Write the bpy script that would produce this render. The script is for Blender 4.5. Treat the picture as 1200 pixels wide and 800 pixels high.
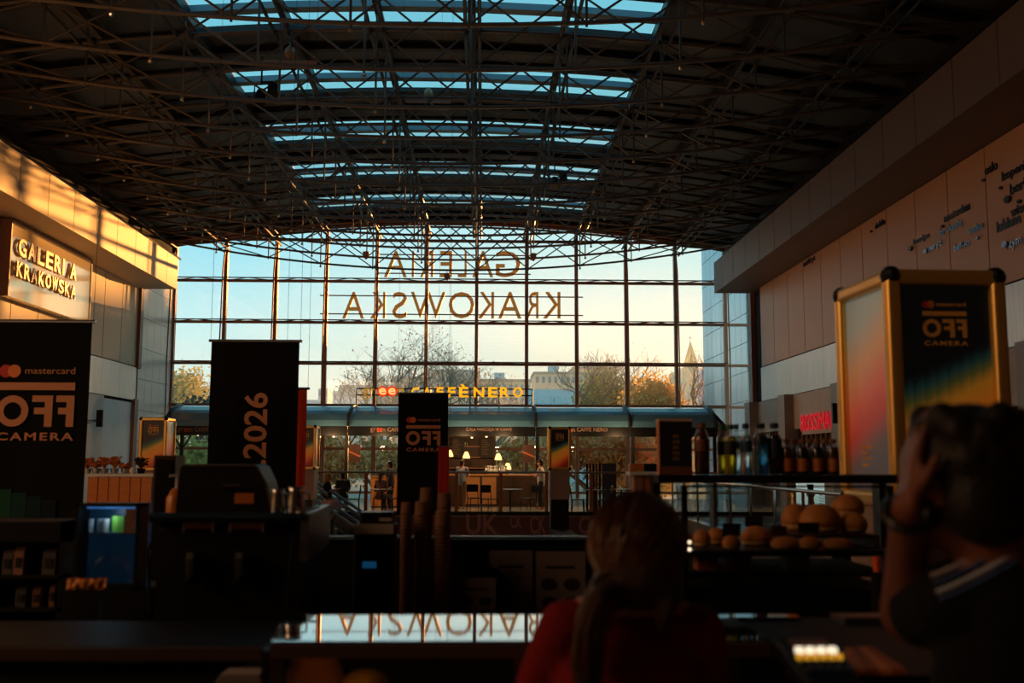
import bpy, math, random
from mathutils import Vector, Matrix, noise
rnd = random.Random(7)
scene = bpy.context.scene
for _o in list(bpy.data.objects): bpy.data.objects.remove(_o)

# ------------------------------------------------------------------ camera
F_PX = 1200.0
CAM_R = Matrix.Rotation(math.radians(-1.612), 3, 'Z') @ Matrix.Rotation(math.radians(96.70), 3, 'X') @ Matrix.Rotation(math.radians(0.15), 3, 'Z')
CAM_C = Vector((0, 0, 1.6))
cd = bpy.data.cameras.new('camera')
cd.lens = 36.0; cd.sensor_width = 36.0; cd.clip_end = 2000; cd.clip_start = 0.05
cd.dof.use_dof = True; cd.dof.focus_distance = 34.0; cd.dof.aperture_fstop = 2.9
cam = bpy.data.objects.new('camera', cd); scene.collection.objects.link(cam)
cam.matrix_world = Matrix.Translation(CAM_C) @ CAM_R.to_4x4()
scene.camera = cam

# ------------------------------------------------------------------ light
def lin(c):
    return tuple((v/255/12.92 if v/255 <= .04045 else ((v/255+.055)/1.055)**2.4) for v in c)
SUN_AZ, SUN_EL = math.radians(22.3), math.radians(3.68)
SUN_DIR = Vector((math.sin(SUN_AZ)*math.cos(SUN_EL), math.cos(SUN_AZ)*math.cos(SUN_EL), math.sin(SUN_EL)))
w = bpy.data.worlds.new('evening_sky'); scene.world = w; w.use_nodes = True
nt = w.node_tree; nt.nodes.clear()
def N(t, **kw):
    n = nt.nodes.new(t)
    for k, v in kw.items(): setattr(n, k, v)
    return n
geo = N('ShaderNodeTexCoord')
sep = N('ShaderNodeSeparateXYZ'); nt.links.new(geo.outputs['Generated'], sep.inputs[0])
def ramp(stops):
    r = N('ShaderNodeValToRGB'); el = r.color_ramp.elements
    while len(el) > 1: el.remove(el[0])
    el[0].position = stops[0][0]; el[0].color = (*lin(stops[0][1]), 1)
    for p, c in stops[1:]:
        e = el.new(p); e.color = (*lin(c), 1)
    return r
base = ramp([(0.0, (222, 226, 206)), (.06, (222, 236, 222)), (.12, (200, 233, 232)), (.20, (160, 220, 234)), (.32, (140, 212, 228)), (.5, (110, 184, 208)), (1, (38, 88, 122))])
warm = ramp([(0.0, (255, 226, 176)), (.06, (255, 236, 200)), (.13, (246, 240, 218)), (.22, (206, 232, 230)), (.34, (146, 212, 224)), (.5, (112, 184, 206)), (1, (40, 90, 124))])
nt.links.new(sep.outputs['Z'], base.inputs[0]); nt.links.new(sep.outputs['Z'], warm.inputs[0])
dot = N('ShaderNodeVectorMath', operation='DOT_PRODUCT'); nt.links.new(geo.outputs['Generated'], dot.inputs[0]); dot.inputs[1].default_value = SUN_DIR
mr = N('ShaderNodeMapRange'); mr.inputs['From Min'].default_value = .80; mr.inputs['From Max'].default_value = .96
nt.links.new(dot.outputs['Value'], mr.inputs['Value'])
mx = N('ShaderNodeMix', data_type='RGBA'); nt.links.new(mr.outputs[0], mx.inputs['Factor'])
nt.links.new(base.outputs[0], mx.inputs['A']); nt.links.new(warm.outputs[0], mx.inputs['B'])
bg = N('ShaderNodeBackground'); bg.inputs['Strength'].default_value = 1.05
nt.links.new(mx.outputs['Result'], bg.inputs['Color'])
wo = N('ShaderNodeOutputWorld'); nt.links.new(bg.outputs[0], wo.inputs['Surface'])

sl = bpy.data.lights.new('low_sun', 'SUN'); sl.energy = 10.5; sl.color = (1.0, .37, .085); sl.angle = math.radians(0.9)
sun = bpy.data.objects.new('low_sun', sl); scene.collection.objects.link(sun)
sun.rotation_euler = SUN_DIR.to_track_quat('Z', 'Y').to_euler(); sun.location = (40, 90, 30)

al = bpy.data.lights.new('left_fill_light', 'AREA'); al.shape = 'RECTANGLE'; al.size = 9; al.size_y = 4; al.energy = 290; al.color = (1.0, .60, .33)  # added warm fill for the near banners and tower, no fixture in the hall
hl = bpy.data.objects.new('left_fill_light', al); scene.collection.objects.link(hl); hl.location = (-10.8, 1.0, 6.6)
hl.rotation_euler = (Vector((0, 15, 4)) - hl.location).to_track_quat('-Z', 'Y').to_euler()

vs = scene.view_settings
vs.view_transform = 'Standard'; vs.look = 'None'; vs.exposure = 0.25; vs.gamma = 1.0; vs.use_curve_mapping = False
cy = scene.cycles
cy.max_bounces = 8; cy.diffuse_bounces = 4; cy.glossy_bounces = 4; cy.transparent_max_bounces = 24; cy.transmission_bounces = 4
cy.volume_bounces = 0; cy.volume_step_rate = 4.0
cy.caustics_reflective = False; cy.caustics_refractive = False; cy.sample_clamp_indirect = 4.0

# ------------------------------------------------------------------ helpers
def ray(px, py): return CAM_R @ Vector(((px-600)/F_PX, -(py-400)/F_PX, -1.0))
def P(px, py, y): d = ray(px, py); return CAM_C + d*(y/d.y)
def PZ(px, py, z): d = ray(px, py); return CAM_C + d*((z-1.6)/d.z)
def PX(px, py, x): d = ray(px, py); return CAM_C + d*(x/d.x)

class MB:
    """a bag of vertices and faces"""
    def __init__(s): s.v = []; s.f = []
    def add(s, vs, fs):
        n = len(s.v); s.v += [tuple(p) for p in vs]; s.f += [tuple(i+n for i in f) for f in fs]; return s
    def box(s, x0, x1, y0, y1, z0, z1):
        if x0 > x1: x0, x1 = x1, x0
        if y0 > y1: y0, y1 = y1, y0
        if z0 > z1: z0, z1 = z1, z0
        return s.add([(x0,y0,z0),(x1,y0,z0),(x1,y1,z0),(x0,y1,z0),(x0,y0,z1),(x1,y0,z1),(x1,y1,z1),(x0,y1,z1)],
                     [(0,3,2,1),(4,5,6,7),(0,1,5,4),(1,2,6,5),(2,3,7,6),(3,0,4,7)])
    def bar(s, a, b, w, h=None, up=(0,0,1)):
        a, b = Vector(a), Vector(b); d = (b-a).normalized(); up = Vector(up)
        if abs(d.dot(up)) > .98: up = Vector((0,1,0))
        r = d.cross(up).normalized(); u = r.cross(d); h = h or w
        c = [r*(-w/2)+u*(-h/2), r*(w/2)+u*(-h/2), r*(w/2)+u*(h/2), r*(-w/2)+u*(h/2)]
        return s.add([a+q for q in c]+[b+q for q in c], [(0,1,2,3),(7,6,5,4),(4,5,1,0),(5,6,2,1),(6,7,3,2),(7,4,0,3)])
    def tube(s, pts, r, n=6, cap=True):
        pts = [Vector(p) for p in pts]; rr = r if isinstance(r, (list, tuple)) else [r]*len(pts)
        rings = []; ref = None
        for i, p in enumerate(pts):
            t = (pts[min(i+1, len(pts)-1)] - pts[max(i-1, 0)]).normalized()
            if ref is None or abs(ref.dot(t)) > .97:
                ref = Vector((0,0,1)) if abs(t.z) < .9 else Vector((1,0,0))
            a = t.cross(ref).normalized(); b = a.cross(t); ref = b
            rings.append([p + (a*math.cos(2*math.pi*k/n) + b*math.sin(2*math.pi*k/n))*rr[i] for k in range(n)])
        vs = [q for R in rings for q in R]; fs = []
        for i in range(len(pts)-1):
            for k in range(n):
                k2 = (k+1) % n; fs.append((i*n+k, i*n+k2, (i+1)*n+k2, (i+1)*n+k))
        if cap: fs.append(tuple(range(n))); fs.append(tuple(reversed(range((len(pts)-1)*n, len(pts)*n))))
        return s.add(vs, fs)
    def lathe(s, prof, c=(0,0,0), n=16, sx=1, sy=1):
        vs = [(c[0]+r*math.cos(2*math.pi*k/n)*sx, c[1]+r*math.sin(2*math.pi*k/n)*sy, c[2]+z) for r, z in prof for k in range(n)]
        fs = []
        for i in range(len(prof)-1):
            for k in range(n):
                k2 = (k+1) % n; fs.append((i*n+k, i*n+k2, (i+1)*n+k2, (i+1)*n+k))
        fs.append(tuple(reversed(range(n)))); fs.append(tuple(range((len(prof)-1)*n, len(prof)*n)))
        return s.add(vs, fs)
    def ball(s, c, rx, ry=None, rz=None, n=12, m=8, rot=None):
        ry = ry or rx; rz = rz or rx; vs = []; fs = []
        for i in range(m+1):
            th = math.pi*i/m
            for k in range(n):
                p = Vector((rx*math.sin(th)*math.cos(2*math.pi*k/n), ry*math.sin(th)*math.sin(2*math.pi*k/n), rz*math.cos(th)))
                if rot: p = rot @ p
                vs.append(p+Vector(c))
        for i in range(m):
            for k in range(n):
                k2 = (k+1) % n; fs.append((i*n+k, (i+1)*n+k, (i+1)*n+k2, i*n+k2))
        return s.add(vs, fs)
    def prism(s, poly, axis, a0, a1):
        """poly of (u,v) pushed along an axis: x->(y,z), y->(x,z), z->(x,y)"""
        def pt(u, v, a): return {'x': (a,u,v), 'y': (u,a,v), 'z': (u,v,a)}[axis]
        n = len(poly); vs = [pt(u,v,a0) for u,v in poly]+[pt(u,v,a1) for u,v in poly]
        fs = [tuple(range(n)), tuple(reversed(range(n, 2*n)))]+[(i, n+i, n+(i+1)%n, (i+1)%n) for i in range(n)]
        return s.add(vs, fs)
    def rbox(s, x0, x1, y0, y1, z0, z1, r, n=3, axis='z'):
        """box with four rounded edges running along an axis"""
        d = {'z': (x0,x1,y0,y1,z0,z1), 'y': (x0,x1,z0,z1,y0,y1), 'x': (y0,y1,z0,z1,x0,x1)}[axis]
        u0,u1,v0,v1,a0,a1 = d; poly = []
        for cx, cy_, st in ((u1-r,v1-r,0),(u0+r,v1-r,90),(u0+r,v0+r,180),(u1-r,v0+r,270)):
            for k in range(n+1):
                a = math.radians(st+90*k/n); poly.append((cx+r*math.cos(a), cy_+r*math.sin(a)))
        return s.prism(poly, axis, a0, a1)
    def xf(s, M):
        s.v = [tuple(M @ Vector(p)) for p in s.v]; return s
    def mesh(s, name, smooth=False):
        me = bpy.data.meshes.new(name); me.from_pydata(s.v, [], s.f); me.update()
        import bmesh
        b = bmesh.new(); b.from_mesh(me); bmesh.ops.recalc_face_normals(b, faces=b.faces); b.to_mesh(me); b.free()
        if smooth: me.polygons.foreach_set('use_smooth', [True]*len(me.polygons))
        return me

def link(name, data, mat=None, parent=None, loc=None):
    o = bpy.data.objects.new(name, data); scene.collection.objects.link(o)
    if mat and data is not None:
        if len(data.materials) == 0: data.materials.append(mat)
    if loc is not None: o.location = loc
    if parent: o.parent = parent
    return o
def obj(name, mb, mat, parent=None, loc=None, smooth=False):
    return link(name, mb.mesh(name, smooth), mat, parent, loc)
def tag(o, label, cat=None, group=None, kind=None):
    o['label'] = label
    if cat: o['category'] = cat
    if group: o['group'] = group
    if kind: o['kind'] = kind
    return o
def thing(name, label, cat, loc=(0,0,0), rz=0, group=None):
    o = link(name, None, None, None, loc); o.rotation_euler = (0,0,rz); o.empty_display_size = .2
    return tag(o, label, cat, group)
def struct(name, mb, mat, label, smooth=False):
    o = obj(name, mb, mat, None, None, smooth); o['kind'] = 'structure'; o['label'] = label; return o
def kids(o): return [c for c in bpy.data.objects if c.parent == o]
def dup(root, loc=None, rz=None, label=None):
    def cp(o, par):
        c = o.copy(); scene.collection.objects.link(c); c.parent = par
        for ch in o.children: cp(ch, c)
        return c
    r = cp(root, None)
    if loc is not None: r.location = loc
    if rz is not None: r.rotation_euler = (0,0,rz)
    if label: r['label'] = label
    return r
ORD = ['first','second','third','fourth','fifth','sixth','seventh','eighth','ninth','tenth','eleventh','twelfth','thirteenth','fourteenth','fifteenth','sixteenth','seventeenth','eighteenth','nineteenth','twentieth']+['twenty-'+w_ for w_ in 'first second third fourth fifth sixth seventh eighth ninth'.split()]+['thirtieth']+['thirty-'+w_ for w_ in 'first second third fourth fifth sixth seventh eighth ninth'.split()]

def text(name, body, mat, parent, org, xd, yd, width=None, height=None, ext=.002, align='L', bold=False, mirror=False, spacing=1.0):
    """lettering as a mesh: left-bottom corner (or centre) at org, running along xd, rising along yd"""
    cu = bpy.data.curves.new('lettering_curve', 'FONT'); cu.body = body; cu.resolution_u = 3; cu.space_character = spacing
    if bold: cu.offset = .022
    o = bpy.data.objects.new('lettering_curve', cu); scene.collection.objects.link(o)
    dg = bpy.context.evaluated_depsgraph_get(); dg.update()
    me = bpy.data.meshes.new_from_object(o.evaluated_get(dg))
    bpy.data.objects.remove(o); bpy.data.curves.remove(cu)
    if not me.vertices: return None
    xs = [v.co.x for v in me.vertices]; ys = [v.co.y for v in me.vertices]
    x0, x1, y0, y1 = min(xs), max(xs), min(ys), max(ys)
    sx = width/(x1-x0) if width else None; sy = height/(y1-y0) if height else None
    sx = sx or sy; sy = sy or sx
    xd, yd, org = Vector(xd).normalized(), Vector(yd).normalized(), Vector(org); nd = xd.cross(yd)
    ox = {'L': x0, 'C': (x0+x1)/2, 'R': x1}[align]
    mb = MB(); base_v = []
    for v in me.vertices:
        u = (v.co.x-ox)*sx*(-1 if mirror else 1); q = (v.co.y-y0)*sy
        base_v.append(org + xd*u + yd*q)
    fs = [tuple(p.vertices) for p in me.polygons]
    n = len(base_v); mb.v = [tuple(p+nd*ext) for p in base_v]+[tuple(p) for p in base_v]
    mb.f = fs+[tuple(i+n for i in reversed(f)) for f in fs]
    cnt = {}
    for f in fs:
        for i in range(len(f)):
            a, b = f[i], f[(i+1)%len(f)]
            if (b, a) in cnt: del cnt[(b, a)]
            else: cnt[(a, b)] = 1
    mb.f += [(b, a, a+n, b+n) for a, b in cnt]
    bpy.data.meshes.remove(me)
    return obj(name, mb, mat, parent)

# ------------------------------------------------------------------ materials
_M = {}
def mat(name, rgb, rough=.6, metal=0.0, spec=.5, nz=.12, scale=3.0, bump=0.0, bscale=None, emit=None, est=1.0, coat=0.0, trans=0.0, stretch=None):
    if name in _M: return _M[name]
    m = bpy.data.materials.new(name); m.use_nodes = True; t = m.node_tree; b = t.nodes['Principled BSDF']
    c = lin(rgb); tc = t.nodes.new('ShaderNodeTexCoord'); no = t.nodes.new('ShaderNodeTexNoise')
    no.inputs['Scale'].default_value = scale; no.inputs['Detail'].default_value = 4
    src = tc.outputs['Object']
    if stretch:
        mp = t.nodes.new('ShaderNodeMapping'); mp.inputs['Scale'].default_value = stretch; t.links.new(src, mp.inputs[0]); src = mp.outputs[0]
    t.links.new(src, no.inputs['Vector'])
    mxn = t.nodes.new('ShaderNodeMix'); mxn.data_type = 'RGBA'
    mxn.inputs['A'].default_value = (*[max(0, v*(1-nz)) for v in c], 1); mxn.inputs['B'].default_value = (*[min(1, v*(1+nz)) for v in c], 1)
    t.links.new(no.outputs['Fac'], mxn.inputs['Factor']); t.links.new(mxn.outputs['Result'], b.inputs['Base Color'])
    b.inputs['Roughness'].default_value = rough; b.inputs['Metallic'].default_value = metal; b.inputs['Specular IOR Level'].default_value = spec
    b.inputs['Coat Weight'].default_value = coat; b.inputs['Transmission Weight'].default_value = trans
    if bump:
        n2 = t.nodes.new('ShaderNodeTexNoise'); n2.inputs['Scale'].default_value = bscale or scale*6; t.links.new(src, n2.inputs['Vector'])
        bp = t.nodes.new('ShaderNodeBump'); bp.inputs['Strength'].default_value = bump; bp.inputs['Distance'].default_value = .02
        t.links.new(n2.outputs['Fac'], bp.inputs['Height']); t.links.new(bp.outputs[0], b.inputs['Normal'])
    if emit:
        b.inputs['Emission Color'].default_value = (*lin(emit), 1); b.inputs['Emission Strength'].default_value = est
    _M[name] = m; return m
def glass(name, tint=(255,255,255), refl=1.0, rough=0.0, ior=1.45):
    if name in _M: return _M[name]
    m = bpy.data.materials.new(name); m.use_nodes = True; t = m.node_tree; t.nodes.clear()
    tr = t.nodes.new('ShaderNodeBsdfTransparent'); tr.inputs[0].default_value = (*lin(tint), 1)
    gl = t.nodes.new('ShaderNodeBsdfGlossy'); gl.inputs['Roughness'].default_value = rough; gl.inputs['Color'].default_value = (refl, refl, refl, 1)
    # Schlick reflectance from either side of the pane
    ge = t.nodes.new('ShaderNodeNewGeometry'); dt = t.nodes.new('ShaderNodeVectorMath'); dt.operation = 'DOT_PRODUCT'
    t.links.new(ge.outputs['Normal'], dt.inputs[0]); t.links.new(ge.outputs['Incoming'], dt.inputs[1])
    def mth(op, a, b=0.0):
        n = t.nodes.new('ShaderNodeMath'); n.operation = op
        for i, v in enumerate((a, b)):
            if isinstance(v, (int, float)): n.inputs[i].default_value = v
            else: t.links.new(v, n.inputs[i])
        return n.outputs[0]
    f0 = ((ior-1)/(ior+1))**2
    fr = mth('ADD', mth('MULTIPLY', mth('POWER', mth('SUBTRACT', 1.0, mth('ABSOLUTE', dt.outputs['Value'])), 5.0), 1-f0), f0)
    # a faint smear of dust keeps the pane from being perfectly even
    tc = t.nodes.new('ShaderNodeTexCoord'); no = t.nodes.new('ShaderNodeTexNoise'); no.inputs['Scale'].default_value = 1.3
    t.links.new(tc.outputs['Object'], no.inputs['Vector'])
    ml = t.nodes.new('ShaderNodeMath'); ml.operation = 'MULTIPLY'; t.links.new(fr, ml.inputs[0])
    ad = t.nodes.new('ShaderNodeMapRange'); ad.inputs['To Min'].default_value = .85; ad.inputs['To Max'].default_value = 1.1
    t.links.new(no.outputs['Fac'], ad.inputs['Value']); t.links.new(ad.outputs[0], ml.inputs[1])
    ms = t.nodes.new('ShaderNodeMixShader'); t.links.new(ml.outputs[0], ms.inputs[0]); t.links.new(tr.outputs[0], ms.inputs[1]); t.links.new(gl.outputs[0], ms.inputs[2])
    out = t.nodes.new('ShaderNodeOutputMaterial'); t.links.new(ms.outputs[0], out.inputs[0])
    _M[name] = m; return m

steel_dark = mat('dark_steel_paint', (50, 50, 54), .45, .3, .5, .15)
steel_grey = mat('grey_steel_paint', (104, 96, 90), .42, .4, .5, .15)
deck_grey = mat('roof_deck_grey', (84, 94, 104), .55, .0, .5, .15, 1.5)
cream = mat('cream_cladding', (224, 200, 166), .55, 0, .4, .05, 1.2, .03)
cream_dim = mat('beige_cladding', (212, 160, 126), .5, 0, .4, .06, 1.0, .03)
band_metal = mat('brushed_metal_band', (206, 202, 198), .42, .55, .5, .18, 1.5, .05, 20, stretch=(6,6,.6))
tile_grey = mat('pale_grey_tile', (226, 218, 208), .35, 0, .5, .07, 2)
gap_dark = mat('dark_joint', (30, 26, 24), .9)
black_sat = mat('black_satin', (14, 14, 16), .4, 0, .4, .2, 5)
black_mat = mat('black_matt', (10, 10, 12), .8, 0, .2, .2, 5)
black_fabric = mat('black_banner_fabric', (13, 13, 15), .85, 0, .15, .2, 8, .1, 200)
wood = mat('warm_oak', (176, 116, 66), .5, 0, .4, .25, 3, .05, stretch=(1,1,8))
wood_dark = mat('dark_walnut', (60, 36, 22), .5, 0, .4, .3, 3, stretch=(1,1,8))
white_p = mat('white_paint', (226, 222, 214), .5, 0, .4, .05)
chrome = mat('brushed_steel', (190, 190, 192), .22, 1.0, .5, .06, 6)
gold = mat('gold_anodised_aluminium', (240, 192, 104), .36, .65, .5, .08, 4)
win_glass = glass('window_glass', (247, 252, 252), .9)
rail_glass = glass('railing_glass', (244, 250, 250), .8)
case_glass = glass('display_glass', (242, 246, 247), .8)
sky_glass = glass('skylight_glass', (244, 253, 254), .5)
# ================================================================== structure
XC = -1.47; XL, XR = -13.6, 10.77          # wall planes
XK = [XL + 2.2155*k for k in range(13)]    # glazing axes
YW = 45.0                                  # the glass gable
def roof_z(x): return 12.35 - .0074*(x-XC)**2
def arc(x0, x1, n, y, off): return [(x0+(x1-x0)*i/n, y, roof_z(x0+(x1-x0)*i/n)+off) for i in range(n+1)]

floor_m = mat('polished_floor_stone', (176, 168, 158), .18, 0, .5, .12, 1.2)
mb = MB(); mb.box(-30, 2.8, -14, 21.3, -.5, 0); mb.box(-30, -3.95, 21.3, 26.0, -.5, 0); mb.box(2.8, 30, -14, 9.0, -.5, 0); mb.box(-30, -8, 26, 31, -.5, 0); mb.box(5.75, 30, 9, 31, -.5, 0); mb.box(-30, 30, 31.05, 45.2, -.56, 0)
fl = struct('floor', mb, floor_m, 'polished grey stone floor around the open well of the hall')
mb = MB(); mb.box(-30, 30, -14, 46, -5.4, -5.0)
struct('floor_lower', mb, floor_m, 'lower floor seen down the open well')
low_m = mat('lower_level_wall', (96, 84, 78), .7)
struct('wall_lower', MB().box(-9, 10, 33, 33.3, -5, -.56).box(-9.3, -9, 9, 33, -5, -.5).box(9.0, 9.3, 9, 33, -5, -.5).box(-9, 9, 8, 8.3, -5, -.5), low_m, 'walls of the lower level around the open well')

# --- gable window
win = thing('window_1', 'tall glass gable with slim brown steel posts and transoms', None); win['kind'] = 'structure'
mull = mat('brown_steel_mullion', (150, 104, 78), .4, .5, .5, .15)
ROWS = [.27, 2.15, 4.01, 5.86, 7.68, 9.52, 11.38]
for k, x in enumerate(XK):
    top = roof_z(x)-.1
    obj('mullion', MB().box(x-.075, x+.075, YW-.16, YW+.06, -.1, top), mull, win)
    if x < 12:
        j = min(9.9, top-1.0)
        obj('tension_rod', MB().tube([(x, YW-.2, top-.25), (x, YW-.62, j), (x, YW-.8, 6.0), (x, YW-.62, 1.0), (x, YW-.2, .2)], .032, 6), mull, win)
for z in ROWS:
    xs = [x for x in (XL, XK[12]) ]
    obj('transom', MB().box(XL, XK[12], YW-.13, YW+.04, z-.055, z+.055), mull, win)
    if 3 < z < 11:
        zz = MB(); zz.tube([(XL+.1, YW-.68, z+.03), (XK[11]-.1, YW-.68, z+.03)], .028, 6)
        obj('tension_tube', zz, mull, win)
        br = MB()
        for k in range(11):
            a, b = XK[k], XK[k+1]; m_ = (a+b)/2
            br.tube([(a, YW-.1, z), (m_, YW-.66, z+.03), (b, YW-.1, z)], .018, 4)
        obj('tension_bracing', br, mull, win)
pane_cache = {}
for k in range(12):
    x0, x1 = XK[k]+.075, XK[k+1]-.075
    zs = [-.1]+ROWS
    for i, z0 in enumerate(zs):
        if i+1 < len(zs):
            z1 = zs[i+1]-.055; h = round(z1-z0-.055, 2)
            key = h
            if key not in pane_cache: pane_cache[key] = MB().box(0, x1-x0, -.012, .012, 0, h).mesh('pane')
            link('pane', pane_cache[key], win_glass, win, (x0, YW, z0+.055))
        else:
            zt = min(roof_z(x0), roof_z(x1))-.1
            obj('pane', MB().prism([(x0, z0+.055), (x1, z0+.055), (x1, roof_z(x1)-.1), (x0, roof_z(x0)-.1)], 'y', YW-.012, YW+.012), win_glass, win)

# --- left wall
def plane_wall(x, y0, y1, z0, z1, t): return MB().box(x, x+t, y0, y1, z0, z1)
wl = struct('wall_left', plane_wall(XL-.1, -14, 40.5, -.5, 12.6, -.4).box(XL-.5, XL-.06, 40.5, YW+.3, -.5, 12.6), gap_dark, 'left hall wall with cream cladding under a long projecting beam')
wr = struct('wall_right', plane_wall(XR+.1, -14, 40.5, -.5, 12.6, .4), gap_dark, 'right hall wall of tall beige panels carrying city names')
pm = MB().box(0, .06, 0, 1.755, 0, 3.08).mesh('wall_panel')
for k in range(-18, 11):
    y = 21.19+1.8*k
    if y < -8: continue
    if y < 40: link('wall_panel', pm, cream, wl, (XL-.06, y-.62, 5.28))
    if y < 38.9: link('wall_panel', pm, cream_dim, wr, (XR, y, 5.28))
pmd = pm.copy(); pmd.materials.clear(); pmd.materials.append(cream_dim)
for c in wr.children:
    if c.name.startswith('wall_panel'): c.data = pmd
bm_ = MB().box(0, .05, 0, 1.79, 0, 1.28).mesh('band_panel')
for k in range(-16, 11):
    y = 21.19+1.8*k
    if y < -8: continue
    if y < 40: link('band_panel', bm_, band_metal, wl, (XL-.02, y-.62, 3.95))
    if y < 38.9: link('band_panel', bm_, band_metal, wr, (XR-.03, y, 3.95))
obj('end_post', MB().box(XL-.1, XL+.12, 40.3, 40.62, 5.2, 8.4), mat('brown_post', (140, 96, 74), .5), wl)
obj('end_post', MB().box(XL-.1, XL+.08, 40.2, 40.6, -.1, 4.0), mat('brown_post', (140, 96, 74), .5), wl)
obj('end_post', MB().box(XR-.08, XR+.1, 40.3, 40.6, -.1, 8.4), mat('brown_post', (140, 96, 74), .5), wr)
# lower left: plain pale plaster bay and a big pale door leaf
lowp = mat('pale_plaster', (220, 214, 210), .6, 0, .3, .05, 1)
obj('lower_panel', MB().box(XL-.08, XL-.02, -8, 37.2, -.02, 3.93), lowp, wl)
obj('door_leaf', MB().box(XL-.1, XL-.05, 37.25, 40.2, -.02, 3.85), mat('pale_blue_door', (224, 228, 230), .5), wl)
# tile return beside the gable
tm = MB().box(0, .05, 0, .885, 0, 1.22).mesh('tile')
for i in range(5):
    for j in range(8):
        link('tile', tm, tile_grey, wl, (XL-.06, 40.64+.895*i, -.1+1.235*j))
# beams
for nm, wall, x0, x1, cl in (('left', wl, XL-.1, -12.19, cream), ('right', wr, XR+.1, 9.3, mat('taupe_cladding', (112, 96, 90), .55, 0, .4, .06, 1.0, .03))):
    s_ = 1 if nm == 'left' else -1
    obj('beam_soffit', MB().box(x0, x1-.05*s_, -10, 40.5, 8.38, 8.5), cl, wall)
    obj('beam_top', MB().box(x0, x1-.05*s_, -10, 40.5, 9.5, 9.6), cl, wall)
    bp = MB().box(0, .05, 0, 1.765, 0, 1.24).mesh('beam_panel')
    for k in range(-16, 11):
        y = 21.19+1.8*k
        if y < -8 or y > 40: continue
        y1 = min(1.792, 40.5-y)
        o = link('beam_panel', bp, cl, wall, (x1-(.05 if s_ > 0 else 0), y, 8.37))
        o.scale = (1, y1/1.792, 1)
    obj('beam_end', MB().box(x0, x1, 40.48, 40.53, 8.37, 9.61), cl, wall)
obj('fascia_cap', MB().box(XL-.1, -12.4, -10, 40.5, 9.6, 9.7), mat('brown_post', (140, 96, 74), .5), wl)

# right shop fronts
colm = mat('grey_stone_column', (150, 136, 130), .5, 0, .4, .08, 2)
lint = mat('shop_lintel', (196, 170, 150), .6)
shopdark = mat('shop_dark', (24, 16, 14), .6)
for i, y in enumerate((40.2, 35.55, 30.05, 24.7, 19.3, 13.9)):
    obj('column', MB().box(XR-.35, XR+.1, y-.38, y+.38, -.05, 3.95), colm, wr)
for i, (y0, y1) in enumerate(((35.94, 39.81), (30.44, 35.16), (25.09, 29.66), (19.69, 24.31), (14.29, 18.91))):
    obj('shop_lintel', MB().box(XR-.02, XR+.1, y0, y1, 2.75, 3.93), lint, wr)
    bl = MB()
    for q in range(9): bl.box(XR+.02, XR+.06, y0+.2+q*(y1-y0-.4)/9, y0+.24+q*(y1-y0-.4)/9, 1.9, 2.72)
    obj('shop_slats', bl, wood, wr)
    obj('shop_interior_board', MB().box(XR+.05, XR+.09, y0, y1, 0, 2.0), lint if i == 1 else shopdark, wr)  # boards stand in for shop interiors, the pale one for the lit shop

# back of the hall, behind the photographer
mb = MB().box(-16, 14, -14, -13.6, -.5, 13); struct('wall_back', mb, mat('back_wall_plaster', (120, 108, 98), .7), 'plain plaster wall closing the hall behind the cafe')
# --- roof
roof = struct('ceiling', MB().box(-17, 14, -14, 13.5, 12.42, 12.6), deck_grey, 'low arched steel roof with bands of skylights')
XR_ = [XL-2.2+2.2155*k for k in range(14)]
SKY0 = [22.2-4.5*1, 22.2, 26.68, 31.2, 35.65, 40.15]
def is_sky(y): return any(s_-.02 <= y < s_+2.2 for s_ in SKY0)
ys = []; y = 13.5
edges = [13.5]
for s_ in SKY0: edges += [s_, s_+2.15]
edges += [YW+.35]
purl = mat('dark_purlin', (44, 42, 44), .4, .4, .5, .15)
blue_p = mat('sky_tinted_purlin', (120, 150, 166), .35, .1, .5, .1)  # blue of the sky on the bar faces is put into their colour
for e in range(len(edges)-1):
    y0, y1 = edges[e], edges[e+1]
    sky = abs((y1-y0)-2.15) < .02
    for k in range(13):
        x0, x1 = XR_[k], XR_[k+1]
        inner = sky and 4 <= k <= 8
        def strip(a, b, off, t, m_, nm, lo=x0, hi=x1):
            z0, z1 = roof_z(lo)+off, roof_z(hi)+off
            mbx = MB().add([(lo,a,z0),(hi,a,z1),(hi,b,z1),(lo,b,z0),(lo,a,z0+t),(hi,a,z1+t),(hi,b,z1+t),(lo,b,z0+t)],
                           [(0,3,2,1),(4,5,6,7),(0,1,5,4),(1,2,6,5),(2,3,7,6),(3,0,4,7)])
            obj(nm, mbx, m_, roof)
        if inner:
            strip(y0, y1, 0.02, .03, sky_glass, 'skylight_pane', x0+.05, x1-.05)
            strip(y0+.8, y0+1.1, -.14, .16, blue_p, 'skylight_bar')
        else:
            strip(y0, y1, 0, .08, deck_grey, 'deck_panel')
    # transverse purlins following the arch
    n = max(1, round((y1-y0)/1.1)); 
    for i in range(n):
        yy = y0 + (y1-y0)*i/n
        if sky and i: continue
        wv = .2; hv = .12 if sky or i == 0 else .30
        mbx = MB(); pts = arc(XR_[0], XR_[13], 26, yy, -.02)
        for q in range(26): mbx.bar(pts[q], pts[q+1], wv, hv)
        obj('purlin', mbx, purl, roof)
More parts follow.
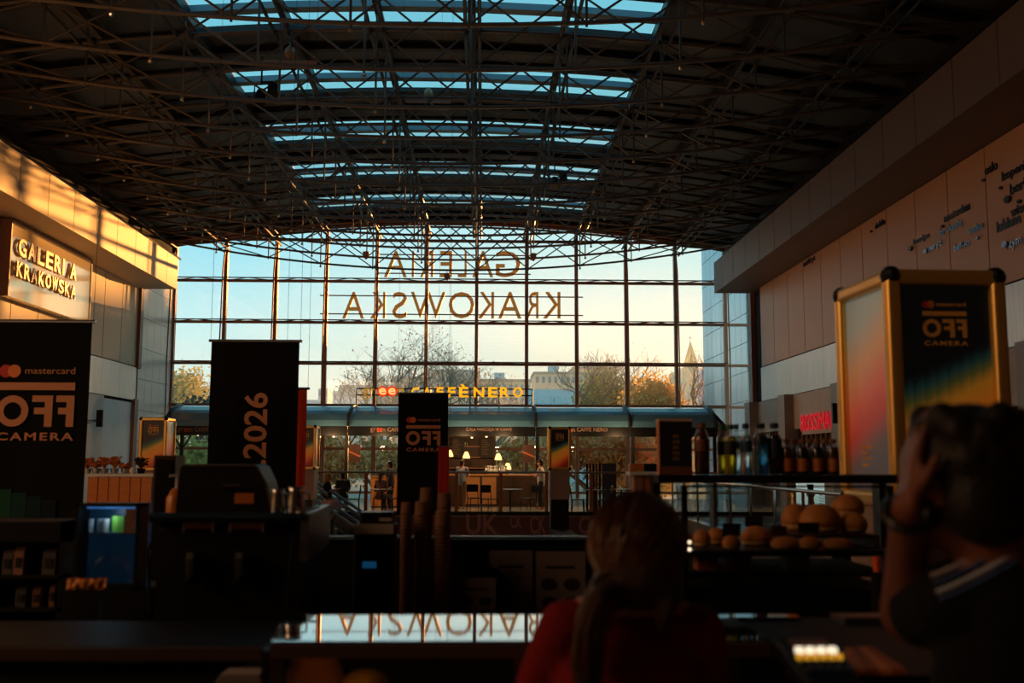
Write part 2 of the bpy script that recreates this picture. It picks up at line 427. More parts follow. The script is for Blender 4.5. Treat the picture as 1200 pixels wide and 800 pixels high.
# side infill above the walls, gable fringe
for x in XR_[1:13]:
    z = roof_z(x)-.3
    obj('roof_beam', MB().box(x-.07, x+.07, 13.5, YW, z-.06, z+.2).tube([(x-.16, 13.5, z-.5), (x-.16, YW, z-.5)], .045).tube([(x+.16, 13.5, z-.5), (x+.16, YW, z-.5)], .045), steel_dark, roof)
obj('gable_rim', MB().tube(arc(XL-.3, 13.1, 24, YW-.25, -.22), .09, 8), mull, roof)
obj('gable_rim', MB().tube(arc(XL-.3, 13.1, 24, YW-1.2, -.3), .07, 8), mull, roof)

# --- lens shaped lattice trusses
XN = XK[0:12]
HW = (XK[11]-XK[0])/2; XM = (XK[11]+XK[0])/2
def top_z(x): return roof_z(x)-.75 if abs(x-XM) < HW-.1 else 10.95
def bot_z(x): return 9.72+1.22*((x-XM)/HW)**2
lampm = mat('halogen_glint', (220, 210, 190), .1, .6, .8)
tr_y = [43.15-2.25*i for i in range(14)]
for i, y in enumerate(tr_y):
    t = thing('roof_truss', 'lens-shaped lattice steel roof truss, %s from the glass gable' % ORD[i], 'truss', (XM, y, 9.72), 0, 'lattice trusses under the roof')
    ox, oy, oz = XM, y, 9.72
    def L(x, z): return (x-ox, 0, z-oz)
    n = 24; xs = [XN[0]+(XN[-1]-XN[0])*q/n for q in range(n+1)]
    obj('bottom_chord', MB().tube([L(x, bot_z(x)) for x in xs], .046, 6), steel_grey, t)
    xs2 = xs[1:-1]
    obj('top_chord', MB().tube([L(xs[0], bot_z(xs[0]))]+[L(x, max(top_z(x), bot_z(x)+.02)) for x in xs2]+[L(xs[-1], bot_z(xs[-1]))], .05, 6), steel_grey, t)
    for q in range(11):
        a, b = XN[q], XN[q+1]
        if q > 0:
            obj('hanger', MB().tube([L(a, bot_z(a)-.08), L(a, roof_z(a)-.4)], .028, 5), steel_grey, t)
            if (q < 6 and q % 2 == 1) or q == 8: obj('halogen_lamp', MB().ball(L(a, bot_z(a)-.13), .05, n=6, m=4), lampm, t)
        ta = top_z(a) if q > 0 else bot_z(a); tb = top_z(b) if q < 10 else bot_z(b)
        obj('diagonal', MB().tube([L(a, bot_z(a)), L(b, tb)], .026, 5), steel_grey, t)
        obj('diagonal', MB().tube([L(b, bot_z(b)), L(a, ta)], .026, 5), steel_grey, t)
# ================================================================== outside the glass
struct('ground_outside', MB().box(-150, 260, YW+.4, 420, -1.2, -1.0), mat('station_square_paving', (186, 166, 140), .8), 'paved square outside the glass gable')
b_beige = mat('haze_lightened_beige', (246, 214, 178), .8, 0, .2, .1, .3)  # these facade and window colours are lightened to stand in for haze
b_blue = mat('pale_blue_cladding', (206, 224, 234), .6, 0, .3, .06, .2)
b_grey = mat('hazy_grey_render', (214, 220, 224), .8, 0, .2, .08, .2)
b_win = mat('haze_lightened_window', (150, 150, 152), .35, .1, .6)
b_roof = mat('far_roof', (206, 176, 150), .8)
def building(x, y, w, d, h, m_, label, cols, rows, roof=None, z0=-1, wz=(.45, .5)):
    t = thing('far_building', label, 'building', (x, y, z0))
    obj('facade', MB().box(-w/2, w/2, 0, d, 0, h), m_, t)
    if cols:
        cw, ch = w/cols, h/rows; pm_ = MB().box(-cw*wz[0]/2, cw*wz[0]/2, -.06, .04, 0, ch*wz[1]).mesh('window')
        for i in range(cols):
            for j in range(rows):
                if rows > 4 and j < rows-5: continue
                link('window', pm_, b_win, t, (-w/2+cw*(i+.5), 0, ch*(j+.28)))
    if roof == 'flat': obj('parapet', MB().box(-w/2-.2, w/2+.2, -.2, d, h, h+.5), b_roof, t); obj('rooftop_plant', MB().box(-w/5, 0, 2, 5, h+.5, h+1.9), b_grey, t)
    if roof == 'gable': obj('roof', MB().prism([(-.5, h), (d+.5, h), (d/2, h+d*.28)], 'x', -w/2-.4, w/2+.4), b_roof, t)
    return t
def at_px(px, py, y): return P(px, py, y)
def bpx(px0, px1, py, y, d, m_, label, cols, rows, roof=None):
    a, b = P(px0, py, y), P(px1, py, y)
    return building((a.x+b.x)/2, y, b.x-a.x, d, a.z+1, m_, label, cols, rows, roof)
# distant skyline on the left
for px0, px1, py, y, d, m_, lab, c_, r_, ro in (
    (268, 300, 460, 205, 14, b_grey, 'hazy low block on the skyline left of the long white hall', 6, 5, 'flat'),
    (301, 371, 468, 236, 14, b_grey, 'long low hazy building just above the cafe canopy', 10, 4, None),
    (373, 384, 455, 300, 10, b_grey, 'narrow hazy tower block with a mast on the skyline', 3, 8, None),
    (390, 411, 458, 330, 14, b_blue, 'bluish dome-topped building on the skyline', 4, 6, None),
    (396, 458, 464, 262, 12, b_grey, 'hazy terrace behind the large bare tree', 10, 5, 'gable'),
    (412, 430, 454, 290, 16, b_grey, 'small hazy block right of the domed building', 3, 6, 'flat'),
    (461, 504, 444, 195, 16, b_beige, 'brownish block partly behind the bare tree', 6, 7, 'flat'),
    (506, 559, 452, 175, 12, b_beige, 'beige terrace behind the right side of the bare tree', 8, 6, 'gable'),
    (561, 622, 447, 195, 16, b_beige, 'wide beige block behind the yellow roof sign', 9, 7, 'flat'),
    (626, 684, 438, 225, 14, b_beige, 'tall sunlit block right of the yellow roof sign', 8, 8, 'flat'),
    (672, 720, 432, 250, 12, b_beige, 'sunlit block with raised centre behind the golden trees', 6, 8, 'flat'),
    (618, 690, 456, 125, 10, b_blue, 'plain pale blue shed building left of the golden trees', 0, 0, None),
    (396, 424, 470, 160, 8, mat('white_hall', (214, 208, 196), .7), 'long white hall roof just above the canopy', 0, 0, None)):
    t = bpx(px0, px1, py, y, d, m_, lab, c_, r_, ro)
    if 'mast' in lab:
        obj('mast', MB().tube([(1, 4, t.children[0].dimensions.z if False else P(378, 455, 240).z+1), (1, 4, P(378, 442, 240).z+1)], .25), b_grey, t)
    if 'dome' in lab:
        h_ = P(400, 458, 250).z+1
        obj('dome', MB().lathe([(2.2, h_), (2.1, h_+.9), (1.4, h_+1.9), (.3, h_+2.4), (.12, h_+4.4)], (0, 5, 0), 12), b_blue, t)
# unseen blocks added right of the view, heights and gaps shaped for the sun
for x0, x1, h, lab in ((30, 43.5, 7, 'unseen low block added on the sunset side, nearest the golden trees'), (44, 55.5, 20, 'unseen tall block added beside the low one to shade the left wall'),
                       (56.5, 74, 5, 'unseen low pavilion added beyond the tall block to let the sun through'), (75, 96, 5, 'unseen low garage added beyond the pavilion to let the sun through'), (97, 120, 8, 'unseen broad last block added on the sunset side')):
    building((x0+x1)/2, 200, x1-x0-.5, 16, h, b_beige, lab, max(2, int((x1-x0)/4)), 6, 'flat' if h > 10 else None)
# church tower and a two-tone glass tower beside it
a = P(811, 430, 150); zc = P(811, 424, 150).z; ap = P(812, 398, 150).z
ch = thing('church_tower', 'sunlit church tower with a pointed spire on the horizon', 'church', (a.x, 150, -1))
obj('tower', MB().box(-.95, .95, 0, 1.9, 0, zc+.4), b_beige, ch)
obj('spire', MB().add([(-1.0,-.05,zc+.4),(1.0,-.05,zc+.4),(1.0,1.95,zc+.4),(-1.0,1.95,zc+.4),(0,.95,ap+1)], [(0,1,2,3),(0,4,1),(1,4,2),(2,4,3),(3,4,0)]), mat('warm_spire', (250, 206, 150), .7), ch)
obj('cross', MB().tube([(0,.95,ap+.8),(0,.95,ap+1.7)], .05).tube([(-.25,.95,ap+1.4),(.25,.95,ap+1.4)], .05), b_grey, ch)
obj('nave', MB().box(.96, 2.6, .5, 6, 0, zc+.2), b_beige, ch)
a, b, c_ = P(799, 431, 112), P(817.5, 431, 112), P(838, 431, 112)
gt = thing('office_tower', 'slab building half cream and half blue glass below the church spire', 'building', ((a.x+c_.x)/2, 112, -1))
ox = (a.x+c_.x)/2
obj('cream_facade', MB().box(a.x-ox, b.x-ox, 0, 8, 0, a.z+1), mat('cream_curtain_wall', (250, 226, 180), .5), gt)
obj('glass_facade', MB().box(b.x-ox+.01, c_.x-ox, .1, 8, 0, a.z+.9), mat('blue_curtain_wall', (124, 170, 204), .12, .3, .8), gt)
for q in range(6): obj('fin', MB().box(a.x-ox+.3*q+.1, a.x-ox+.3*q+.16, -.05, 0, 0, a.z+1), b_grey, gt)

# glazed tile wing running out beyond the right edge of the gable
xt = 11.9
wing_m = mat('glazed_blue_grey_tile', (150, 176, 192), .18, .15, .8, .12, 1.1)
wing = thing('tile_wing', 'blue-grey glazed tile wing of the mall outside the right end of the glass', 'building', (xt, YW+.6, -1))
obj('core', MB().box(.07, 6, 0, 9.4, 0, 15), gap_dark, wing)
wt = MB().box(0, .06, 0, .99, 0, 1.29).mesh('tile')
for i in range(9):
    for j in range(11): link('tile', wt, wing_m, wing, (0, .05+1.02*i, .1+1.32*j))

# trees
def tree(px, py_top, y, label, leaf_m, n_leaf, spread, seed, leaf=.16, bare=.5, low=.25, levels=5, up=.75, name='bare_tree'):
    r = random.Random(seed); a = P(px, py_top, y); h = a.z+1
    t = thing(name, label, 'tree', (a.x, y, -1), 0, 'trees outside the glass')
    tb = MB(); lb = MB(); tips = []
    def grow(p, d, ln, rad, lv):
        q = p; pts = [p]; dd = d
        for s_ in range(3):
            dd = (dd+Vector((r.uniform(-.2,.2), r.uniform(-.2,.2), r.uniform(-.05,.16)))).normalized(); q = q+dd*ln/3; pts.append(q)
        tb.tube(pts, [rad, rad*.85, rad*.75, rad*.6], 4 if lv > 1 else 6, cap=False)
        if lv >= 2: tips.extend(pts[1:])
        if lv >= levels: return
        for k in range(3 if lv else 5):
            an = r.uniform(0, 2*math.pi); sp = r.uniform(.45, .95)*spread
            nd = (dd*up+Vector((math.cos(an)*sp, math.sin(an)*sp, r.uniform(-.1,.35)))).normalized()
            grow(pts[r.choice((2,3))] if k else q, nd, ln*r.uniform(.62,.82), rad*.55, lv+1)
    grow(Vector((0,0,0)), Vector((0,0,1)), h*low, h*.017, 0)
    mzz = max(v[2] for v in tb.v); sc = h/mzz
    tb.v = [(v[0]*sc, v[1]*sc, v[2]*sc) for v in tb.v]
    obj('trunk_and_branches', tb, mat('bark_brown', (160, 124, 96), .85), t)
    for _ in range(n_leaf):
        c = r.choice(tips)*sc + Vector((r.gauss(0,1), r.gauss(0,1), r.gauss(0,1)))*h*.02*bare*2
        u = Vector((r.uniform(-1,1), r.uniform(-1,1), r.uniform(-1,1))).normalized(); v = u.orthogonal().normalized()
        s_ = leaf*r.uniform(.6,1.3); lb.add([c-u*s_, c+v*s_*.6, c+u*s_, c-v*s_*.6], [(0,1,2,3)])
    me = bpy.data.meshes.new('foliage'); me.from_pydata(lb.v, [], lb.f)
    o = link('foliage', me, leaf_m, t); o['kind'] = 'stuff'
    return t
def leafmat(n, c): return mat(n, c, .6, 0, .3, .4, 2.5)
lf_b = leafmat('brown_leaf', (170, 120, 66)); lf_g = leafmat('golden_leaf', (240, 170, 92)); lf_y = leafmat('yellow_green_leaf', (200, 186, 104)); lf_d = leafmat('dark_green_leaf', (58, 72, 56))
for m_ in (lf_b, lf_g, lf_y):   # leaves let low sun through
    t_ = m_.node_tree; bs = t_.nodes['Principled BSDF']; tl = t_.nodes.new('ShaderNodeBsdfTranslucent'); ms = t_.nodes.new('ShaderNodeMixShader'); ms.inputs[0].default_value = .5
    t_.links.new(bs.inputs['Base Color'].links[0].from_socket, tl.inputs[0]); t_.links.new(bs.outputs[0], ms.inputs[1]); t_.links.new(tl.outputs[0], ms.inputs[2])
    t_.links.new(ms.outputs[0], [n for n in t_.nodes if n.type == 'OUTPUT_MATERIAL'][0].inputs[0])
tree(505, 379, 78, 'large nearly bare tree behind the middle of the glass gable', lf_b, 900, 1.15, 3, .09, .9, .27, 6, .7)
tree(448, 412, 92, 'small thin bare tree left of the large bare tree', lf_b, 300, .9, 8, .1, .8, .25, 5)
tree(575, 425, 100, 'low spreading bare tree right of the large bare tree', lf_b, 500, 1.2, 12, .1, .9, .2, 5)
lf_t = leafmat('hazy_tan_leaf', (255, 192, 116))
def crowned(px, pt, y, label, seed, blobs, n):
    t = tree(px, pt, y, label, lf_t, 500, .9, seed, .08, 1.4, .2, 5, .8, 'autumn_tree')
    r = random.Random(seed); lb = MB()
    for bx0, bx1, by0, by1 in blobs:
        a, b = P(bx0, by1, y), P(bx1, by0, y); c = (a+b)/2-t.location; rx_, rz_ = (b.x-a.x)/2, (b.z-a.z)/2
        for _ in range(n):
            d = Vector((r.gauss(0,1), r.gauss(0,1), r.gauss(0,1))).normalized()*r.uniform(.25, 1.0)**.5*r.uniform(.8, 1.12)
            q = c+Vector((d.x*rx_, d.y*min(rx_, 3.0), d.z*rz_))
            if q.z < .4: continue
            u = Vector((r.uniform(-1,1), r.uniform(-1,1), r.uniform(-1,1))).normalized(); v = u.orthogonal().normalized(); s_ = r.uniform(.09, .2)
            lb.add([q-u*s_, q+v*s_*.6, q+u*s_, q-v*s_*.6], [(0,1,2,3)])
    me = bpy.data.meshes.new('foliage'); me.from_pydata(lb.v, [], lb.f)
    o = link('foliage', me, lf_t, t); o['kind'] = 'stuff'
crowned(712, 404, 82, 'hazy golden autumn tree behind the right half of the glass', 21, ((668, 745, 432, 560), (690, 775, 444, 575)), 9000)
crowned(768, 412, 68, 'hazy golden autumn tree nearest the church tower', 22, ((722, 806, 438, 560), (745, 812, 450, 590)), 9000)
crowned(652, 462, 90, 'low golden tree in front of the pale blue shed', 25, ((626, 676, 484, 570),), 2600)
for m_ in (lf_t,):
    t_ = m_.node_tree; bs = t_.nodes['Principled BSDF']; tl = t_.nodes.new('ShaderNodeBsdfTranslucent'); ms = t_.nodes.new('ShaderNodeMixShader'); ms.inputs[0].default_value = .72
    t_.links.new(bs.inputs['Base Color'].links[0].from_socket, tl.inputs[0]); t_.links.new(bs.outputs[0], ms.inputs[1]); t_.links.new(tl.outputs[0], ms.inputs[2])
    t_.links.new(ms.outputs[0], [n for n in t_.nodes if n.type == 'OUTPUT_MATERIAL'][0].inputs[0])
tree(222, 428, 84, 'tall yellow-green tree at the far left of the glass', lf_y, 2600, .75, 31, .17, 1.1, .2, 5, .9, 'autumn_tree')
tree(246, 440, 90, 'slimmer yellow-green tree beside the black banner edge', lf_y, 1600, .8, 33, .17, 1.2, .2, 5, .9, 'autumn_tree')
tree(230, 466, 70, 'dark green conifer low at the left of the glass', lf_d, 3000, .5, 35, .16, 1.3, .12, 5, 1.0, 'conifer')
lf_o = leafmat('orange_bush_leaf', (255, 166, 90))
for i, (px, pt, y, m_, lab) in enumerate(((385, 512, 57, lf_o, 'golden bush behind the left part of the cafe'), (440, 514, 64, lf_o, 'golden bush behind the seated guests'),
        (228, 512, 58, lf_y, 'greenish bush behind the leftmost lamp post'), (600, 516, 62, lf_o, 'brown bush behind the hanging cafe poster'),
        (690, 512, 50, lf_o, 'golden bush right of the round kiosk tower'), (742, 514, 53, lf_o, 'golden bush behind the dark folding screen'), (310, 514, 64, lf_o, 'pale bush hidden behind the numbered banner'))):
    tree(px, pt, y, lab, m_, 2600, 1.3, 50+i, .16, 2.2, .1, 4, .6, 'autumn_bush')

# evening haze hanging over the square
hz = bpy.data.materials.new('evening_haze'); hz.use_nodes = True; t_ = hz.node_tree; t_.nodes.clear()
vs_ = t_.nodes.new('ShaderNodeVolumeScatter'); vs_.inputs['Color'].default_value = (1.0, .93, .84, 1); vs_.inputs['Density'].default_value = .0019; vs_.inputs['Anisotropy'].default_value = .55
ho = t_.nodes.new('ShaderNodeOutputMaterial'); t_.links.new(vs_.outputs[0], ho.inputs['Volume'])
hzo = obj('haze', MB().box(-90, 140, 47.5, 190, -.95, 12), hz); hzo['kind'] = 'stuff'; tag(hzo, 'thin evening haze over the square outside the glass', 'haze')

# --- mall name in big letters hung outside the glass, read from behind
brass = mat('letter_bronze', (214, 152, 78), .4, .5, .5, .1, emit=(220, 150, 70), est=.22)  # golden glow added so the letters' unlit backs show bright
YL = YW+.5
def letters(nm, label, y0, y1, spec, rails):
    t = thing(nm, label, 'sign')
    for ch_, x0, x1 in spec:
        a, b = P(x0, y1, YL), P(x1, y0, YL)
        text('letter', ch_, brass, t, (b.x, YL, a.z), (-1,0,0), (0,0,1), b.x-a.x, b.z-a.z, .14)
    for px0, px1, py in rails:
        a, b = P(px0, py, YL-.05), P(px1, py, YL-.05)
        obj('rail', MB().tube([a, (b.x, b.y, a.z)], .03), mull, t)
    for q in range(3, 9):
        for z_ in [P(560, r_[2], YL).z for r_ in rails]:
            obj('bracket', MB().tube([(XK[q], YW-.02, z_), (XK[q], YL+.02, z_)], .025, 5), mull, t)
    return t
# spelled right to left here because the sign faces the street
def xs4(*v): return [400+q/5 for q in v]
g = [('A',250,385),('I',412,428),('R',462,540),('E',577,650),('L',682,735),('A',768,890),('G',905,1050)]
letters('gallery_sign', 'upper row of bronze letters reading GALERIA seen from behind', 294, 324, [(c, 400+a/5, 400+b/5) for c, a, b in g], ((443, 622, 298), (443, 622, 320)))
k = [('A',5,135),('K',168,260),('S',297,385),('W',405,612),('O',628,780),('K',800,895),('A',920,1055),('R',1082,1155),('K',1183,1284)]
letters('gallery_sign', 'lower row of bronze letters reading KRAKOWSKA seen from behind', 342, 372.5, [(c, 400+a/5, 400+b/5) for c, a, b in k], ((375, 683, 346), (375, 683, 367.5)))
# ================================================================== middle of the hall
# --- poster parts shared by banners and towers
logo_m = mat('logo_salmon', (206, 142, 106), .7, 0, .2, .04)
logo_gold = mat('logo_gold', (255, 190, 96), .5, 0, .3, .04)
red_m = mat('emblem_red', (196, 52, 34), .7); org_m = mat('emblem_orange', (226, 126, 60), .7)
def logo(parent, O, xd, wdt, m_, eps):
    """two discs, card name, bar, OFF with both F reversed, CAMERA; O is the bar's top left corner"""
    xd = Vector(xd).normalized(); yd = Vector((0,0,1)); nd = xd.cross(yd); O = Vector(O)
    M = Matrix((( xd.x, yd.x, nd.x, O.x), (xd.y, yd.y, nd.y, O.y), (xd.z, yd.z, nd.z, O.z), (0,0,0,1)))
    def put(nm, mb, mt):
        mb.v = [tuple(M @ Vector((v[0]*wdt, v[1]*wdt, v[2]))) for v in mb.v]; return obj(nm, mb, mt, parent)
    def disc(cx, cy, r, e): return MB().prism([(cx+r*math.cos(2*math.pi*k/20), cy+r*math.sin(2*math.pi*k/20)) for k in range(20)], 'z', 0, e)
    put('emblem_disc', disc(.09, .15, .085, eps), red_m); put('emblem_disc', disc(.2, .15, .085, eps*1.4), org_m)
    put('bar', MB().box(0, 1, -.1, 0, 0, eps), m_)
    ring = MB(); n = 28; cx, cy, ro, ri = .205, -.375, .205, .115
    vs = []; fs = []
    for e in (0, eps):
        for r in (ro, ri):
            vs += [(cx+r*math.cos(2*math.pi*k/n), cy+r*math.sin(2*math.pi*k/n), e) for k in range(n)]
    for k in range(n):
        q = (k+1) % n; fs += [(2*n+k, 2*n+q, 3*n+q, 3*n+k), (k, q, 2*n+q, 2*n+k), (n+q, n+k, 3*n+k, 3*n+q), (q, k, n+k, n+q)]
    put('letter', ring.add(vs, fs), m_)
    for x0, x1 in ((.424, .72), (.735, 1.0)):
        put('letter', MB().prism([(x1,-.17),(x0+.03,-.17),(x0+.03,-.255),(x1-.1,-.255),(x1-.1,-.33),(x0+.06,-.33),(x0+.06,-.415),(x1-.1,-.415),(x1-.1,-.58),(x1,-.58)], 'z', 0, eps), m_)
    def at(u, v): return O + xd*u*wdt + yd*v*wdt
    text('lettering', 'mastercard', m_, parent, at(.34, .115), xd, yd, .65*wdt, .085*wdt, eps)
    text('lettering', 'CAMERA', m_, parent, at(.02, -.76), xd, yd, .99*wdt, .105*wdt, eps, spacing=1.25, bold=True)
def stripes_mat(name, side=False):
    """printed poster: black above, colour bars rising to the right; the side print is a soft gradient"""
    m = bpy.data.materials.new(name); m.use_nodes = True; t = m.node_tree; b = t.nodes['Principled BSDF']; b.inputs['Roughness'].default_value = .35
    def nd(ty, **k):
        n = t.nodes.new(ty)
        for a, v in k.items(): setattr(n, a, v)
        return n
    def math_(op, a, c):
        n = nd('ShaderNodeMath', operation=op)
        for i, q in enumerate((a, c)):
            if isinstance(q, (int, float)): n.inputs[i].default_value = q
            elif q is not None: t.links.new(q, n.inputs[i])
        return n.outputs[0]
    tc = nd('ShaderNodeTexCoord'); sp = nd('ShaderNodeSeparateXYZ'); t.links.new(tc.outputs['Generated'], sp.inputs[0])
    u = sp.outputs['Y' if side else 'X']; v = sp.outputs['Z']
    fl_ = math_('FLOOR', math_('MULTIPLY', u, 8.0), None); q = math_('DIVIDE', fl_, 8.0); fr = math_('FRACT', math_('MULTIPLY', u, 8.0), None)
    if side:
        s_ = math_('ADD', math_('MULTIPLY', v, -1.0), 1.0)
        uu = math_('SUBTRACT', 1.0, u)
        s_ = math_('ADD', s_, math_('MULTIPLY', uu, .22))
        st = [(0, (150, 168, 162)), (.22, (168, 172, 156)), (.42, (216, 156, 106)), (.62, (222, 106, 84)), (.76, (196, 74, 62)), (.9, (112, 92, 88)), (1, (98, 92, 92))]
    else:
        bd = math_('ADD', math_('MULTIPLY', math_('POWER', q, 1.2), .22), .53)
        s_ = math_('ADD', math_('MULTIPLY', math_('SUBTRACT', bd, v), 1.45), math_('MULTIPLY', fr, .07))
        s_ = math_('ADD', s_, math_('MULTIPLY', math_('MULTIPLY', u, u), math_('MULTIPLY', math_('SUBTRACT', .6, v), .35)))
        st = [(0, (12, 11, 10)), (.05, (14, 22, 21)), (.12, (28, 50, 44)), (.2, (70, 68, 28)), (.32, (158, 98, 26)), (.6, (176, 88, 22)), (.85, (146, 46, 18)), (1, (96, 24, 16))]
    cr = nd('ShaderNodeValToRGB'); el = cr.color_ramp.elements
    while len(el) > 1: el.remove(el[0])
    el[0].position = st[0][0]; el[0].color = (*lin(st[0][1]), 1)
    for p_, c in st[1:]:
        e = el.new(p_); e.color = (*lin(c), 1)
    t.links.new(s_, cr.inputs[0]); t.links.new(cr.outputs[0], b.inputs['Base Color'])
    t.links.new(cr.outputs[0], b.inputs['Emission Color']); b.inputs['Emission Strength'].default_value = .16 if side else .3   # backlit from inside the tower
    return m
poster_front = stripes_mat('festival_poster_print'); poster_side = stripes_mat('festival_side_print', True)
ped_grey = mat('pedestal_grey_brown', (170, 140, 128), .6)
def tower(x, y, label, rz=0):
    W, D, H, B = .477, .56, .975, 1.44
    t = thing('poster_tower', label, 'poster tower', (x, y, 0), rz, 'festival poster towers')
    obj('base', MB().box(-W/2+.02, W/2-.02, .02, D-.02, 0, .7), black_sat, t)
    obj('pedestal', MB().box(-W/2, W/2, 0, D, .7, B), ped_grey, t)
    obj('front_poster', MB().box(-W/2+.03, W/2-.03, .004, .02, B+.03, B+H-.03), poster_front, t)
    obj('rear_poster', MB().box(-W/2+.03, W/2-.03, D-.02, D-.004, B+.03, B+H-.03), poster_front, t)
    for s_ in (-1, 1):
        obj('side_poster', MB().box(s_*(W/2-.02), s_*(W/2-.004), .03, D-.03, B+.03, B+H-.03), poster_side, t)
    r = .034
    for sx in (-1, 1):
        for yy in (0, D):
            obj('frame_profile', MB().rbox(sx*W/2-r, sx*W/2+r, yy-r, yy+r, B, B+H, .02, 3, 'z'), gold, t)
            obj('corner_cap', MB().ball((sx*W/2, yy, B+H+.004), .047, n=10, m=6), black_sat, t)
            obj('corner_cap', MB().ball((sx*W/2, yy, B), .045, n=10, m=6), black_sat, t)
    for yy in (0, D):
        for z in (B, B+H): obj('frame_profile', MB().rbox(-W/2, W/2, yy-r, yy+r, z-r, z+r, .02, 3, 'x'), gold, t)
    for sx in (-1, 1):
        for z in (B, B+H): obj('frame_profile', MB().rbox(sx*W/2-r, sx*W/2+r, 0, D, z-r, z+r, .02, 3, 'y'), gold, t)
    obj('core', MB().box(-W/2+.03, W/2-.03, .03, D-.03, B, B+H), black_mat, t)
    lo = link('logo_print', None, None, t)
    logo(t, (-.10, .004, B+H-.15), (1,0,0), .2, logo_gold, .002)
    bpy.data.objects.remove(lo)
    for q, (s_, l_) in enumerate((('International', .072), ('Festival', .042), ('of Independent', .082), ('Cinema', .042))):
        text('lettering', s_, logo_gold, t, (-W/2+.004, D-.17, B+.225-.027*q), (0,-1,0), (0,0,1), None, .017, .002, bold=True)
    return t
tower(2.035, 4.42, 'large golden framed poster tower beside the man at the counter', math.radians(2))
a = P(179, 520, 20.4); tower(a.x, 20.4, 'golden framed poster tower by the pale door under the left wall')
a = P(656, 520, 25.0); tw = tower(a.x, 25.0, 'golden framed poster tower on a grey pedestal before the far railing')
obj('plinth', MB().box(-.23, .23, -3.9, .5, -.14, -.001), black_mat, tw)
a = P(357, 520, 24.6); tower(a.x, 24.6, 'golden framed poster tower half hidden by the red banner')

# --- hanging banners
wire_m = mat('thin_wire', (60, 52, 48), .5, .6)
def banner(px0, px1, py0, y, drop, label, m_=black_fabric, cat='banner', name='hanging_banner', bar=True):
    a, b = P(px0, py0, y), P(px1, py0, y); w_ = b.x-a.x
    t = thing(name, label, cat, ((a.x+b.x)/2, y, a.z))
    mb = MB(); n = 10; vs = []; fs = []
    for i in range(n+1):
        for j in range(9):
            u = -w_/2+w_*i/n; z = -drop*j/8; vs.append((u, .006*math.sin(i*1.3+j*.5)*min(1, j/3), z))
    for i in range(n):
        for j in range(8): q = i*9+j; fs.append((q, q+1, q+10, q+9))
    m2 = len(vs); vs += [(v[0], v[1]+.006, v[2]) for v in vs]; fs += [tuple(m2+q for q in reversed(f)) for f in fs]
    obj('cloth', mb.add(vs, fs), m_, t)
    if bar:
        obj('top_bar', MB().tube([(-w_/2-.03, .003, .01), (w_/2+.03, .003, .01)], .016, 8), chrome, t)
        zt = roof_z(a.x)-.35-a.z
        for sx in (-1, 1): obj('wire', MB().tube([(sx*(w_/2+.01), .003, .01), (sx*(w_/2+.01), .003, zt)], .0022, 4), wire_m, t)
    return t, w_
ta, wa = banner(-24, 108, 377, 9.2, 1.8, 'large black festival banner before the pale left wall', black_fabric)
pxm = 9.2/1200
logo(ta, (P(-1, 448, 9.2).x-ta.location.x, -.012, P(0, 448, 9.2).z-ta.location.z), (1,0,0), 88*pxm, logo_m, .003)
for q, c in enumerate(((14, 52, 46), (22, 70, 52), (16, 56, 50), (12, 40, 44), (10, 30, 40))):
    mq = mat('banner_print_%d' % q, c, .8, 0, .2, .1)
    x0 = -wa/2+.12+q*.13; obj('printed_stripe', MB().box(x0, x0+.125, -.013, -.009, -1.75, -1.45-.03*q), mq, ta)
tb, wb = banner(248, 351, 400, 11.5, 2.3, 'tall black banner with the year printed upwards')
a, b = P(312, 545, 11.5), P(287, 460, 11.5)
text('lettering', '.2026', logo_m, tb, (a.x-tb.location.x, -.012, a.z-tb.location.z), (0,0,1), (-1,0,0), b.z-a.z, a.x-b.x, .003, bold=True)
tc_, wc = banner(467, 525.5, 461, 20.7, 2.4, 'narrow black festival banner in the middle of the hall')
logo(tc_, (P(476, 498, 20.7).x-tc_.location.x, -.014, P(476, 498, 20.7).z-tc_.location.z), (1,0,0), 40*20.7/1200, logo_m, .004)
red_f = mat('red_banner_fabric', (226, 76, 30), .85, 0, .15, .12, 8)
banner(336, 360, 456, 12.6, 1.9, 'red banner just behind the banner with the year', red_f)
banner(513.5, 526.5, 523, 20.4, 1.35, 'narrow dark red banner hanging over the edge of the middle black banner', mat('dark_red_fabric', (176, 34, 20), .85))

# --- cafe kiosk on the far side
KY = 36.0
def kx(px, y=KY): return P(px, 500, y).x
zb, zm, zt = P(560, 500, KY).z, P(560, 483, KY+.5).z, P(560, 476.5, KY+1.6).z
can = thing('cafe_canopy', 'long blue curved canopy of the far cafe with black lettered fascia', 'canopy', (0, KY, 0))
pan = mat('blue_canopy_sheet', (96, 146, 172), .3, 0, .5, .06, .8, coat=.3)
prof = [(-.02, zb), (.06, zb+.22), (.22, zm-.08), (.5, zm+.04), (1.0, (zm+zt)/2+.06), (1.6, zt)]
xs = [kx(196), kx(302), kx(408), kx(518), kx(628), kx(738), kx(838)]
for q in range(6):
    x0, x1 = xs[q]+.05, xs[q+1]-.05; m_ = MB(); n = len(prof)
    m_.add([(x, yy, z) for x in (x0, x1) for yy, z in prof]+[(x, yy+.03, z-.04) for x in (x0, x1) for yy, z in prof],
           [(i, i+1, n+i+1, n+i) for i in range(n-1)]+[(3*n+i, 3*n+i+1, 2*n+i+1, 2*n+i) for i in range(n-1)]+[(0, n, 3*n, 2*n), (n-1, 3*n-1, 4*n-1, 2*n-1)]+[(i, 2*n+i, 2*n+i+1, i+1) for i in range(n-1)]+[(n+i, n+i+1, 3*n+i+1, 3*n+i) for i in range(n-1)])
    obj('canopy_panel', m_, pan, can)
